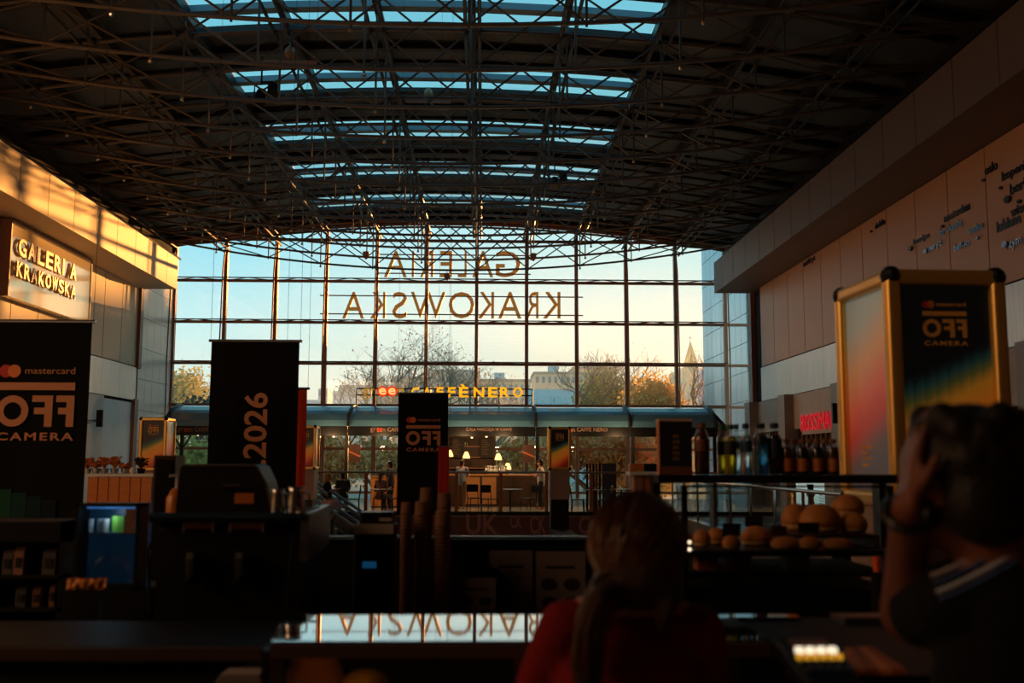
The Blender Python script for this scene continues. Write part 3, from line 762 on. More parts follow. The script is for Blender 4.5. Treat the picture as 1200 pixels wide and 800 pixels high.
for x in xs: obj('canopy_rib', MB().tube([(x, yy-.03, z+.02) for yy, z in prof], .06, 6), steel_dark, can)
for s_, x, xo in ((-1, xs[0], kx(187)), (1, xs[-1], kx(851))):
    m_ = MB().add([(x, .02, zb+.2), (x, .5, zm+.04), (x, 1.6, zt), (xo, .3, zb), (xo, 1.7, zb), (x, -.02, zb)], [(0,1,2,4,3), (0,3,5)]); obj('canopy_end', m_, pan, can)
    obj('canopy_rib', MB().tube([(x, 1.6, zt), (x, .5, zm+.05), (xo, 0, zb)], .06, 6), steel_dark, can)
obj('canopy_roof', MB().box(xs[0], xs[-1], 1.6, 4.4, zt-.1, zt), steel_dark, can)
zf = P(560, 511, KY).z
for q in range(6): obj('fascia', MB().box(xs[q]-(.45 if q == 0 else 0), xs[q+1]-.02+(.5 if q == 5 else 0), -.03, .06, zf, zb), black_sat, can)
obj('gutter', MB().box(xs[0]-.4, xs[-1]+.4, 1.55, 1.7, zb-.1, zb), black_sat, can)
def fword(s_, px0, px1, py0, py1, m_, bold=False):
    a, b = P(px0, py1, KY-.04), P(px1, py0, KY-.04)
    text('lettering', s_, m_, can, (a.x, -.035, a.z), (1,0,0), (0,0,1), b.x-a.x, b.z-a.z, .006, bold=bold)
fl1 = mat('fascia_lettering', (136, 108, 94), .6); fl2 = mat('fascia_red', (206, 72, 34), .6)
for x in (208, 434, 656):
    k_ = 1.0
    fword('gr', x, x+7, 501, 506.5, fl1); fword('ee', x+7.5, x+14, 501, 506, fl2); fword('n', x+14.5, x+17.5, 502, 505.5, fl1)
    fword('CAFFÈ', x+20, x+37, 499.5, 505.5, fl1, True)
    fword('NERO', x+39.5, x+56, 501, 505.5, fl1, True)
fword('CAŁA NADZIEJA W KAWIE', 546.5, 600, 501, 506, fl1)
for px in (212.5, 312, 406, 516, 630, 742, 838):
    x = kx(px); obj('post', MB().box(x-.06, x+.06, .1, .22, 0, zb), black_sat, can)
    if px in (212.5, 406): obj('post_bracket', MB().bar((x, .16, 2.0), (x-.3, .16, zf), .05).bar((x, .16, 2.0), (x+.3, .16, zf), .05), black_sat, can)
lampglow = mat('warm_lamp_glow', (255, 214, 150), .5, emit=(255, 206, 140), est=4.0)
for px, py in ((375, 511), (391, 511), (408, 517), (535, 509), (553, 512), (570, 511), (416, 524), (640, 508), (318, 511), (232, 509)):
    a = P(px, py, KY+.5); obj('spot_lamp', MB().lathe([(.05, .12), (.055, .02), (.03, 0)], (a.x, .5, a.z), 8), black_sat, can); obj('spot_bulb', MB().ball((a.x, .5, a.z-.01), .035, n=6, m=4), lampglow, can)

# roof sign
sg = thing('roof_sign', 'yellow illuminated cafe name on a wire frame above the canopy', 'sign', (kx(520, KY+1), KY+1.0, zt))
yel = mat('yellow_sign_letter', (255, 186, 20), .5, emit=(255, 176, 16), est=.75); redl = mat('red_sign_disc', (226, 64, 30), .5, emit=(226, 60, 26), est=.6)
crm = mat('cream_sign_letter', (255, 200, 130), .5, emit=(255, 196, 120), est=.8); out_y = mat('dim_yellow_letter', (214, 168, 40), .5, emit=(214, 160, 30), est=.3)
def sp_(px, py): a = P(px, py, KY+1.0); return a-sg.location
def sword(nm, s_, px0, px1, py0, py1, m_, bold=False, dy=-.05):
    a, b = sp_(px0, py1), sp_(px1, py0); text(nm, s_, m_, sg, (a.x, dy, a.z), (1,0,0), (0,0,1), b.x-a.x, b.z-a.z, .05, bold=bold)
for ch_, a, b, y0, y1 in (('g',424.5,433,455,468), ('r',434.5,439,455,464), ('n',467,474,455,464)): sword('letter', ch_, a, b, y0, y1, out_y)
for c0 in (448.5, 459.5):
    c = sp_(c0, 458.5); r = sp_(c0+6.3, 458.5).x-c.x
    obj('disc', MB().prism([(c.x+r*math.cos(2*math.pi*k/20), c.z+r*math.sin(2*math.pi*k/20)) for k in range(20)], 'y', -.04, .02), redl, sg)
    sword('letter', 'e', c0-4.2, c0+4.2, 454.5, 462.5, crm, True, -.045)
for ch_, a, b in (('C',482,491.5), ('A',496,505), ('F',512,520), ('F',525,534), ('È',538,549), ('N',555,567.5), ('E',572,583), ('R',586,597), ('O',601,612.5)):
    sword('letter', ch_, a, b, 450.5 if ch_ == 'È' else 453.8, 465.5, yel, True)
fr_ = MB(); A, B_ = sp_(418, 455), sp_(624, 463.5)
for z in (A.z, B_.z): fr_.tube([(A.x, 0, z), (B_.x, 0, z)], .025, 5)
for px in (418, 440, 475, 510, 551, 585, 624): x = sp_(px, 460).x; fr_.tube([(x, 0, -.35), (x, 0, A.z)], .025, 5)
obj('wire_frame', fr_, black_sat, sg)

# hanging posters, back bar, counter
pbrown = mat('hanging_poster_print', (76, 52, 46), .6, 0, .3, .35, 2.0)
for px0, px1, py0, py1, lab in ((408, 422.5, 520.5, 541, 'small hanging poster left of the middle black banner'), (612, 626.5, 521, 541.5, 'small hanging poster beside the thin canopy post')):
    a, b = P(px0, py1, KY-.3), P(px1, py0, KY-.3); t = thing('hanging_poster', lab, 'poster', ((a.x+b.x)/2, KY-.3, a.z))
    w_, h = b.x-a.x, b.z-a.z
    obj('board', MB().box(-w_/2, w_/2, 0, .03, 0, h), pbrown, t)
    obj('print_band', MB().prism([(-w_/2, h*.55), (w_/2, h*.25), (w_/2, h*.36), (-w_/2, h*.66)], 'y', -.006, 0), mat('poster_orange_band', (176, 92, 52), .6), t)
    for s_ in (-1, 1): obj('cord', MB().tube([(s_*w_*.4, .015, h), (s_*w_*.4, .2, zf-a.z+.1)], .008, 4), black_sat, t)
bx0, bx1 = kx(500, 38.5), kx(581, 38.5)
bb = thing('back_bar', 'dark wooden back bar with two menu boards and lit shelves', 'cabinet', ((bx0+bx1)/2, 38.5, 0)); bw = bx1-bx0
obj('back_panel', MB().box(-bw/2, bw/2, .25, .5, 0, 2.75), wood_dark, bb)
for s_ in (-1, 1): obj('side_panel', MB().box(s_*bw/2, s_*(bw/2-.1), 0, .25, 0, 2.75), wood_dark, bb)
obj('top_panel', MB().box(-bw/2, bw/2, 0, .25, 2.65, 2.75), wood_dark, bb)
def kp(px, py, y): return P(px, py, y)
brd = mat('menu_board_black', (24, 18, 14), .6); chalk = mat('chalk_lines', (120, 86, 52), .7)
for px0, px1 in ((529, 544), (563, 578)):
    a, b = kp(px0, 536, 38.4), kp(px1, 513, 38.4)
    o = obj('menu_board', MB().box(a.x-bb.location.x, b.x-bb.location.x, -.06, 0, a.z, b.z), brd, bb)
    for q in range(7):
        z = b.z-.09-q*(b.z-a.z-.12)/7; ww = (b.x-a.x)*(.5+.35*((q*37) % 5)/5)
        obj('chalk_line', MB().box(a.x-bb.location.x+.05, a.x-bb.location.x+.05+ww*.8, -.066, -.06, z, z+.025), chalk, o)
for z in (1.35, 1.75, 2.15): obj('shelf', MB().box(-bw/2+.1, bw/2-.1, 0, .25, z, z+.03), wood, bb)
botg = mat('amber_bottle_glass', (120, 66, 26), .15, 0, .6)
def bottle_far(x, y, z, m_, lab, h=.26):
    t = thing('bottle', lab, 'bottle', (x, y, z), 0, 'bottles on the back bar shelves')
    obj('glass', MB().lathe([(.035, 0), (.038, .02), (.038, h*.6), (.014, h*.8), (.014, h*.95)], n=8), m_, t); obj('cap', MB().lathe([(.016, h*.95), (.016, h)], n=6), black_sat, t)
bt0 = None; nb = 0
for z, yl in ((1.78, 'middle'), (2.18, 'upper')):
    for q in range(6):
        x = bb.location.x-.28+q*.105
        bottle_far(x, 38.6, z, botg if q % 2 else mat('green_bottle_glass', (60, 80, 50), .15), '%s amber or green bottle from the left on the %s back bar shelf' % (ORD[q], yl))
shade_m = mat('glowing_lamp_shade', (255, 206, 130), .6, emit=(255, 190, 110), est=2.2)
for px, py, lab in ((527, 531, 'warm glowing table lamp half behind the middle banner'), (546.5, 533, 'warm glowing table lamp before the left menu board'), (584, 535, 'warm lamp at the right end of the back bar'), (595, 553, 'small round white lamp at the counter end')):
    a = kp(px, py, 37.6); z0 = 1.2
    t = thing('counter_lamp', lab, 'lamp', (a.x, 37.6, z0), 0, 'lamps on the cafe counter')
    h = max(.12, a.z-z0-.12)
    obj('foot', MB().lathe([(.1, 0), (.1, .02), (.015, .03), (.015, h)], n=8), black_sat, t)
    obj('lamp_shade', MB().lathe([(.13, h), (.12, h+.08), (.06, h+.22), (.05, h+.24)], n=12), shade_m, t)
ctx0, ctx1 = kx(526, 37), kx(640, 37)
ct = thing('cafe_counter', 'long dark service counter of the cafe with pale top', 'counter', ((ctx0+ctx1)/2, 37.0, 0)); cw = ctx1-ctx0
obj('body', MB().box(-cw/2, cw/2, .05, .9, 0, 1.1), wood_dark, ct); obj('counter_top', MB().box(-cw/2-.05, cw/2+.05, 0, .95, 1.1, 1.16), mat('amber_counter_top', (190, 130, 74), .3), ct)
for q in range(6): obj('front_panel', MB().box(-cw/2+.04+q*cw/6, -cw/2-.04+(q+1)*cw/6, .02, .05, .1, 1.05), wood if q in (1, 2) else wood_dark, ct)
for q in range(10):
    a = kp(569.5+2.6*q, 550, 37.2)
    t = tag(obj('glass_jar', MB().lathe([(.05, 0), (.055, .16), (.03, .2), (.03, .24), (.04, .25), (.04, .3)], n=10), white_p if q % 3 else chrome, None, (a.x, 37.15+.08*(q % 2), 1.16), True), '%s pale jar from the left in the row on the cafe counter' % ORD[q], 'jar', 'jars on the cafe counter')
ox0, ox1 = kx(436, 36.3), kx(473, 36.3)
oc = thing('wooden_counter', 'orange wooden counter behind the railing with a guest leaning on it', 'counter', ((ox0+ox1)/2, 36.3, 0)); cw = ox1-ox0
obj('counter_top', MB().box(-cw/2-.03, cw/2+.03, -.03, .6, 1.05, 1.1), wood, oc)
for q in range(5): obj('front_board', MB().box(-cw/2+q*cw/5+.008, -cw/2+(q+1)*cw/5-.008, 0, .03, .05, 1.05), mat('orange_oak', (214, 126, 54), .5, 0, .4, .2, 3, stretch=(1,1,8)), oc)
obj('carcass', MB().box(-cw/2+.02, cw/2-.02, .03, .57, 0, 1.05), wood_dark, oc)

# --- atrium railing and slab edge
RY = 31.1
rl = thing('atrium_railing', 'long glass railing with oak posts along the far edge of the well', 'railing', (0, RY, 0))
rx0, rx1 = P(366, 560, RY).x, P(905, 560, RY).x
oakp = mat('oak_post', (168, 98, 52), .5, 0, .4, .15)
ztop = 1.28
obj('top_rail', MB().tube([(rx0, 0, ztop), (rx1, 0, ztop)], .032, 8), mat('bronze_rail', (186, 140, 106), .3, .7), rl)
posts = [366, 429, 484, 535, 587, 640.5, 693, 745, 800, 852, 905]
for px in posts: x = P(px, 570, RY).x; obj('post', MB().box(x-.05, x+.05, -.03, .03, .02, ztop), oakp, rl)
for q in range(len(posts)-1):
    x0, x1 = P(posts[q], 570, RY).x+.06, P(posts[q+1], 570, RY).x-.06; obj('glass_panel', MB().box(x0, x1, -.008, .008, .12, ztop-.05), rail_glass, rl)
obj('foot_channel', MB().box(rx0, rx1, -.05, .05, 0, .12), black_sat, rl)
fs_m = mat('slab_edge_print', (112, 76, 68), .7, 0, .3, .12, 2, stretch=(.3,1,4)); fs_l = mat('slab_edge_letter', (170, 122, 106), .7)
fs = struct('trim_1', MB().box(-9, 9, 31.0, 31.04, -.62, -.02), fs_m, 'brown printed slab edge below the far railing')
for s_, px0, px1, py0, py1 in (('UK', 546, 584, 602.5, 626), ('CK', 598, 611.5, 603.5, 618.5), ('CK', 621, 640, 603.5, 626), ('C', 678, 692, 604, 626)):
    a, b = P(px0, py1, 31), P(px1, py0, 31); text('lettering', s_, fs_l, fs, (a.x, 31.0, a.z), (1,0,0), (0,0,1), b.x-a.x, b.z-a.z, .01, bold=True)
r2 = thing('side_railing', 'glass railing with a bronze handrail running along the right of the well', 'railing', (5.68, 9.2, 0))
obj('top_rail', MB().tube([(0, 0, 1.1), (0, 21.6, 1.1)], .035, 8), mat('bronze_rail', (186, 140, 106), .3, .7), r2)
for q in range(13): obj('post', MB().box(-.02, .02, q*1.8-.03, q*1.8+.03, 0, 1.1), chrome, r2)
for q in range(12): obj('glass_panel', MB().box(-.008, .008, q*1.8+.05, q*1.8+1.75, .08, 1.05), rail_glass, r2)

# --- escalator crossing the well
ea, eb = P(358, 562, 28.2), P(415, 600, 28.2)
slope = (eb.z-ea.z)/(eb.x-ea.x)
es = thing('escalator', 'farther escalator with pale handrails descending to the right across the well', 'escalator', (ea.x, 28.2, 0), 0, 'escalators in the well')
X0, X1 = -1.6, 5.2
def ez(x): return ea.z + slope*(x) - 1.0
for yy in (0, 1.2):
    ph = [(X0, yy, ez(0)+1.0-slope*0), (-.3, yy, ez(0)+1.0)]+[(x, yy, ez(x)+1.0) for x in (.2, 1, 2, 3, 4, 5)]
    obj('handrail', MB().tube(ph, .045, 8), mat('pale_handrail', (150, 168, 178), .3, .3), es)
    obj('balustrade', MB().add([(X0, yy-.01, ez(0)), (0, yy-.01, ez(0)), (5, yy-.01, ez(5)), (5, yy-.01, ez(5)+.95), (0, yy-.01, ez(0)+.95), (X0, yy-.01, ez(0)+.95),
        (X0, yy+.01, ez(0)), (0, yy+.01, ez(0)), (5, yy+.01, ez(5)), (5, yy+.01, ez(5)+.95), (0, yy+.01, ez(0)+.95), (X0, yy+.01, ez(0)+.95)],
        [(0,1,4,5), (1,2,3,4), (11,10,7,6), (10,9,8,7), (0,6,7,1), (1,7,8,2), (5,4,10,11), (4,3,9,10), (0,5,11,6), (2,8,9,3)]), rail_glass, es)
    obj('skirt', MB().bar((0, yy, ez(0)-.2), (5, yy, ez(5)-.2), .1, .5), steel_dark, es)
for q in range(16):
    x = .1+q*.31; obj('step', MB().box(x, x+.33, .06, 1.14, ez(x+.15)-.15, ez(x+.15)), steel_grey, es)
obj('landing', MB().box(X0, .1, -.1, 1.3, ez(0)-.3, ez(0)), steel_dark, es)
obj('truss_body', MB().bar((0, .6, ez(0)-.65), (5.2, .6, ez(5.2)-.65), 1.1, .5), steel_dark, es)
eq = P(357, 578, 26.5)
es2 = dup(es, (eq.x, 26.5, eq.z-ea.z), 0, 'nearer escalator with pale handrails, lower than the one behind it')
# warm bulbs over the cafe counter really light it
for q, px in enumerate((392, 450, 545, 590, 655, 720)):
    L_ = bpy.data.lights.new('cafe_bulb', 'POINT'); L_.energy = 48; L_.color = (1.0, .58, .26); L_.shadow_soft_size = .12
    lo = bpy.data.objects.new('cafe_bulb', L_); scene.collection.objects.link(lo); a = P(px, 512, KY+1.0); lo.location = (a.x, KY-.7, 2.3)
# ================================================================== the near cafe
def wxz(px0, px1, py0, py1, y):
    """world x0,x1,z0,z1 of a picture box standing at depth y"""
    a, b = P(px0, py1, y), P(px1, py0, y); return a.x, b.x, a.z, b.z
def rel(o, p): return Vector(p)-o.location
gloss_blk = mat('polished_black_stone', (9, 10, 12), .03, 0, 1.0, .1, 4, coat=1.0)
soft_blk = mat('soft_black_plastic', (10, 10, 12), .5, 0, .3, .15, 6)
dim_steel = mat('dim_steel', (120, 120, 126), .35, .9, .5, .1)
brown_edge = mat('brown_counter_edge', (74, 50, 38), .5)

# --- long service counter with a polished glass-like top
ZC = 1.22
p0, p1 = PZ(318, 751, ZC), PZ(333, 722, ZC)
x1 = 1.55
sc_ = thing('service_counter', 'black service counter with a mirror polished top running across the front', 'counter', (0, p0.y, 0))
dY = p1.y-p0.y
tlt = math.radians(.55)
def topz(y): return ZC + math.tan(tlt)*y
obj('polished_top', MB().add([(p0.x,0,topz(0)),(.62,0,topz(0)),(.62,dY,topz(dY)),(p1.x,dY,topz(dY)),(p0.x,0,topz(0)-.02),(.62,0,topz(0)-.02),(.62,dY,topz(dY)-.02),(p1.x,dY,topz(dY)-.02)],
    [(0,1,2,3),(7,6,5,4),(0,4,5,1),(1,5,6,2),(2,6,7,3),(3,7,4,0)]), gloss_blk, sc_)
obj('matt_top', MB().box(.625, x1, -.35, dY, ZC-.03, ZC-.005), soft_blk, sc_)
obj('top_edge', MB().box(p0.x, .62, -.018, 0, ZC-.032, ZC-.005), brown_edge, sc_)
obj('case_floor', MB().box(p0.x, .62, .0, dY, .78, .80), soft_blk, sc_)
obj('case_back', MB().box(p0.x, .62, dY-.02, dY, .8, ZC-.03), black_mat, sc_)
obj('case_glass', MB().box(p0.x, .62, 0, .008, .8, ZC-.03), case_glass, sc_)
obj('end_panel', MB().box(p0.x-.02, p0.x, 0, dY, 0, ZC-.02), black_sat, sc_)
for q in range(4): obj('base_panel', MB().box(p0.x+q*.2925, p0.x+q*.2925+.285, 0, .02, .02, .77), black_sat, sc_)
for q in range(3): obj('base_panel', MB().box(.64+q*.31, .64+q*.31+.3, -.33, -.31, .02, ZC-.06), black_sat, sc_)
obj('case_lamp', MB().tube([(p0.x+.03, .012, ZC-.017), (p0.x+.2, .012, ZC-.017)], .007, 6), mat('warm_case_lamp', (255, 190, 110), .5, emit=(255, 176, 90), est=3.5), sc_)
a = P(815, 722, p0.y+dY); b = P(932, 722, p0.y+dY)
obj('polished_strip', MB().add([(a.x,dY-.05,topz(dY-.05)),(b.x,dY-.05,topz(dY-.05)),(b.x,dY,topz(dY)),(a.x,dY,topz(dY)),(a.x,dY-.05,ZC-.006),(b.x,dY-.05,ZC-.006),(b.x,dY,ZC-.006),(a.x,dY,ZC-.006)],
    [(0,1,2,3),(7,6,5,4),(0,4,5,1),(1,5,6,2),(2,6,7,3),(3,7,4,0)]), gloss_blk, sc_)
lc = thing('left_worktop', 'dark worktop with a brown front edge at the lower left', 'counter', (-1.62, PZ(100, 757, 1.10).y, 0))
obj('worktop', MB().box(-.9, 1.12, 0, .45, 1.06, 1.10), soft_blk, lc); obj('front_edge', MB().box(-.9, 1.12, -.02, 0, 1.065, 1.098), brown_edge, lc)
for q in range(4): obj('base_panel', MB().box(-.88+q*.465, -.88+q*.465+.455, .02, .04, .02, 1.05), black_sat, lc)
# pastries in the lit end of the case
crust = mat('golden_crust', (196, 120, 48), .6, 0, .3, .35, 14, .25, 40); dark_crust = mat('dark_crust', (120, 66, 28), .6, 0, .3, .35, 12, .25, 40)
y_in = p0.y+.16
a = P(366, 795, y_in)
lf = thing('loaf', 'round topped golden loaf standing in the lit end of the glass case', 'bread', (a.x, y_in+.03, .80))
hl_ = P(366, 762, y_in).z-.80
obj('crust', MB().lathe([(.06, 0), (.075, hl_*.2), (.08, hl_*.55), (.074, hl_*.8), (.05, hl_*.95), (.01, hl_)], n=20, sy=.65), crust, lf, smooth=True)
obj('scored_ridge', MB().tube([(-.06, .01, P(366, 763, y_in).z-.805), (0, .0, P(366, 763, y_in).z-.795), (.05, .01, P(366, 763, y_in).z-.81)], .012, 6), dark_crust, lf)
a = P(428, 792, y_in)
pt = thing('pastry', 'yellow glazed pastry beside the loaf in the glass case', 'pastry', (a.x, y_in, .80))
h = a.z-.80
obj('paper_stand', MB().box(-.05, .05, -.04, .06, 0, h-.05), soft_blk, pt); obj('glazed_bun', MB().ball((0, .01, h-.02), .055, .05, .035, 14, 8), mat('yellow_glaze', (240, 176, 50), .3, 0, .5, .3, 16), pt, smooth=True)
a = P(285, 792, 2.6)
pl_ = thing('napkin_pile', 'pale folded napkins at the bottom left end of the case', 'napkins', (a.x, 2.62, 1.10-.012))
np_ = P(285, 797, lc.location.y-.1); pl_.location = (np_.x, np_.y, np_.z)
obj('ledge', MB().box(-.9, 1.12, -.2, .02, np_.z-.02, np_.z), soft_blk, lc)
for q in range(4): obj('napkin', MB().box(-.06+.004*q, .06-.003*q, -.05, .05-.004*q, .002+.006*q, .007+.006*q), mat('dull_napkin', (150, 140, 132), .9), pl_)

# --- back bar with cups, cards and coffee machine
ZW = .93
wk = thing('bar_worktop', 'low dark worktop carrying the coffee machine and cup stacks', 'worktop', (0, 3.5, 0))
obj('slab', MB().box(-1.24, .60, 0, 1.05, ZW-.04, ZW), soft_blk, wk)
for q in range(4): obj('door_panel', MB().box(-1.23+q*.455, -1.23+q*.455+.445, .03, .05, .08, ZW-.06), black_sat, wk)
yb = 4.6
a, b = P(345, 627, yb), P(748, 627, yb)
pw = thing('bar_parapet', 'dark raised parapet with a pale steel capping behind the cups', 'parapet', ((a.x+b.x)/2, yb, 0)); ww = b.x-a.x
obj('wall_panel', MB().box(-ww/2, ww/2, .02, .25, 0, a.z-.02), black_mat, pw)
obj('capping', MB().box(-ww/2-.01, ww/2+.01, -.004, .03, a.z-.014, a.z-.004), dim_steel, pw)
card_m = mat('menu_card_paper', (122, 106, 100), .8, 0, .2, .06); ink = mat('menu_card_ink', (34, 26, 26), .8)
def card(px0, px1, py0, py1, y, lab, rows=0):
    x0, x1_, z0, z1 = wxz(px0, px1, py0, py1, y); z0 = max(z0, ZW)
    t = thing('menu_card', lab, 'menu card', ((x0+x1_)/2, y, ZW)); w_ = x1_-x0; h = z1-ZW
    obj('sheet', MB().box(-w_/2, w_/2, 0, .006, 0, h), card_m, t)
    obj('title_line', MB().box(-w_*.3, w_*.28, -.002, 0, h*.74, h*.78), ink, t)
    if rows:
        for q in range(rows): obj('text_line', MB().box(-w_*.38, w_*(.1+.25*((q*7) % 4)/4), -.002, 0, h*(.66-.06*q), h*(.675-.06*q)), ink, t)
    else:
        for cx, cz in ((-.24, .5), (.22, .5), (-.22, .22), (.22, .22)): obj('picture', MB().prism([(cx*w_+w_*.17*math.cos(k*.785), cz*h+h*.1*math.sin(k*.785)) for k in range(8)], 'y', -.002, 0), ink, t)
    return t
card(573, 624, 645, 716, 4.56, 'upright menu card with lines of print against the parapet', 8)
card(628, 686, 646, 716, 4.55, 'upright menu card with round pictures beside the girl', 0)
card(536, 581, 677, 722, 4.36, 'smaller menu card standing in front of the dark round tray', 0)
x0, x1_, z0, z1 = wxz(540, 600, 652, 712, 4.48)
t = thing('round_tray', 'dark round tray leaning behind the smaller menu card', 'tray', ((x0+x1_)/2, 4.48, ZW)); r_ = (x1_-x0)/2
obj('dish', MB().prism([(r_*math.cos(k*math.pi/14), r_+r_*math.sin(k*math.pi/14)) for k in range(28)], 'y', 0, .012), soft_blk, t)
obj('rim', MB().tube([(r_*math.cos(k*math.pi/14), -.002, r_+r_*math.sin(k*math.pi/14)) for k in range(29)], .006, 5, False), black_sat, t)
# paper cups, one inside the other, mouth down
cup_m = mat('brown_paper_cup', (120, 84, 60), .8, 0, .2, .1, 10); cup_w = mat('cup_base_card', (186, 140, 100), .8)
cup_proto = {}
def stack(px0, px1, pyt, y, lab):
    x0, x1_, z0, z1 = wxz(px0, px1, pyt, 700, y); r = (x1_-x0)/2*1.1; cx = (x0+x1_)/2; n = int((z1-ZW-r*2.2)/.0165)
    z = z1-r*2.2
    key = round(r, 4)
    if key not in cup_proto:
        wall = MB().lathe([(r*1.0, 0), (r*1.02, .006), (r*.98, .008), (r*.86, r*2.16), (r*.845, r*2.16), (r*.965, .008)], n=16).mesh('cup_wall', True); wall.materials.append(cup_m)
        base = MB().lathe([(r*.81, r*2.1), (r*.81, r*2.13)], n=16).mesh('cup_base'); base.materials.append(cup_w)
        cup_proto[key] = (wall, base)
    wall, base = cup_proto[key]
    for i in range(n):
        zz = z-i*.0165
        if zz < ZW: break
        t = thing('paper_cup', '%s cup from the top in the %s' % (ORD[i], lab), 'cup', (cx, y, zz), 0, 'cups of the %s' % lab)
        link('wall', wall, None, t)
        if i == 0: link('base', base, None, t)
    # lowest cup sits on the worktop
    t = thing('cup_tray', 'small black tray under the %s' % lab, 'tray', (cx, y, ZW))
    obj('dish', MB().lathe([(r*1.15, 0), (r*1.2, max(.004, zz-ZW-.0005))], n=16), black_sat, t)
stack(468.5, 482, 588, 4.45, 'short cup stack furthest left')
stack(485, 501, 587, 4.36, 'second cup stack, left of the tall one')
stack(491, 506.5, 571, 4.53, 'tallest cup stack standing at the back')
stack(511.5, 528, 577, 4.52, 'cup stack at the back right')
stack(509, 525.5, 598, 4.32, 'front right cup stack, lowest of the pair')
# grinder with a pale label
x0, x1_, z0, z1 = wxz(416, 465, 599, 700, 4.3)
t = thing('coffee_grinder', 'dark squat grinder with a pale label left of the cup stacks', 'grinder', ((x0+x1_)/2, 4.2, ZW)); w_ = x1_-x0; h = z1-ZW
obj('body', MB().rbox(-w_/2, w_/2, 0, .16, 0, h-.05, .02, 3, 'z'), soft_blk, t); obj('lid', MB().rbox(-w_/2+.02, w_/2-.01, .02, .15, h-.05, h, .015, 3, 'z'), black_sat, t)
obj('label', MB().box(-w_/2+.004, w_/2-.004, -.003, 0, h-.085, h-.045), mat('pale_label', (190, 176, 160), .6), t)
obj('lid_edge', MB().box(.02, w_/2-.012, .01, .02, h-.035, h-.022), mat('pale_label', (190, 176, 160), .6), t)
a = P(437, 660, 4.25)
t = thing('small_display', 'tiny blue lit display in the dark below the grinder', 'display', (a.x, 4.12, ZW))
obj('stand', MB().box(-.02, .02, .01, .04, 0, a.z-ZW-.03), soft_blk, t); obj('housing', MB().box(-.035, .035, 0, .02, a.z-ZW-.035, a.z-ZW+.03), soft_blk, t)
obj('screen', MB().box(-.027, .027, -.003, 0, a.z-ZW-.005, a.z-ZW+.02), mat('blue_display', (30, 90, 140), .4, emit=(40, 130, 190), est=.12), t)

# coffee machine
YM = 3.62
x0, x1_, z0, z1 = wxz(170, 352, 602, 720, YM); ZT = z1
t = thing('coffee_machine', 'wide black espresso machine with a steel rimmed tray on top', 'coffee machine', ((x0+x1_)/2, YM, ZW)); w_ = x1_-x0; H = ZT-ZW
obj('body', MB().rbox(-w_/2+.02, w_/2, .04, .52, .05, H-.03, .03, 3, 'x'), soft_blk, t)
obj('top_tray', MB().box(-w_/2, w_/2, 0, .54, H-.03, H-.012), black_sat, t)
obj('front_rim', MB().rbox(-w_/2, w_/2+.02, -.01, .01, H-.02, H+.004, .006, 2, 'x'), mat('sky_tinted_rim', (110, 160, 190), .18, 1.0), t)  # reflected sky blue is put into the rim's colour
b_ = P(380, 592, YM+.5)
obj('side_panel', MB().add([(w_/2,.0,H-.16),(w_/2,.5,H-.14),(w_/2,.5,H+.012),(w_/2,0,H),(w_/2+.03,.0,H-.16),(w_/2+.03,.5,H-.14),(w_/2+.03,.5,H+.012),(w_/2+.03,0,H)],
   [(0,1,2,3),(7,6,5,4),(0,4,5,1),(1,5,6,2),(2,6,7,3),(3,7,4,0)]), dim_steel, t)
for px0, px1 in ((213, 248), (268, 307)):
    u0, u1, v0, v1 = wxz(px0, px1, 612, 620, YM)
    o = obj('control_plate', MB().box(u0-t.location.x, u1-t.location.x, .025, .045, v0-ZW, v1-ZW), mat('copper_lit_plate', (150, 104, 84), .4, .5), t)  # pale label painted with the copper tone of the light on it
    cx = (u0+u1)/2-t.location.x
    for e in (u0, u1): obj('plate_stud', MB().lathe([(.006, 0), (.006, .03)], (e-t.location.x, .03, v0-ZW-.012), 8), dim_steel, o)
    g = obj('group_head', MB().lathe([(.032, 0), (.034, .05), (.03, .07)], (cx, .0, H-.2), 12), soft_blk, t)
    obj('portafilter', MB().lathe([(.028, -.035), (.033, 0)], (cx, 0, H-.2), 12).tube([(cx, 0, H-.21), (cx, -.12, H-.23)], .012, 8), soft_blk, g)
for s_ in (-1, 1): obj('steam_wand', MB().tube([(s_*w_*.46, -.005, H-.08), (s_*w_*.47, -.05, H-.12), (s_*w_*.44, -.05, H-.32)], .006, 6), soft_blk, t)
obj('drip_tray', MB().box(-w_/2+.03, w_/2-.03, -.08, .05, .03, .07), dim_steel, t)
for sx in (-1, 1):
    for yy in (.1, .46): obj('foot', MB().lathe([(.02, 0), (.02, .05)], (sx*(w_/2-.06), yy, 0), 8), dim_steel, t)
mach_top = ZT-.012
# black box with slanted right side on top of the machine
def wx(px, y): return P(px, 560, y).x
yb2 = YM+.28
h = P(260, 544, yb2).z-mach_top; cx = wx(262, yb2)
t = thing('hopper_box', 'large black box with a slanted side on top of the coffee machine', 'box', (cx, yb2, mach_top+.001))
pr_ = [(wx(207, yb2)-cx, 0), (wx(319, yb2)-cx, 0), (wx(312, yb2)-cx, h*.62), (wx(303, yb2)-cx, h-.01), (wx(298, yb2)-cx, h), (wx(216, yb2)-cx, h), (wx(211, yb2)-cx, h-.012)]
obj('housing', MB().prism(pr_, 'y', 0, .2), soft_blk, t)
obj('top_edge', MB().tube([(wx(214, yb2)-cx, -.002, h-.006), (wx(300, yb2)-cx, -.002, h-.006), (wx(313, yb2)-cx, -.002, h*.6), (wx(319, yb2)-cx, -.002, .02)], .005, 6), brown_edge, t)  # brown line stands in for light caught along the box edge
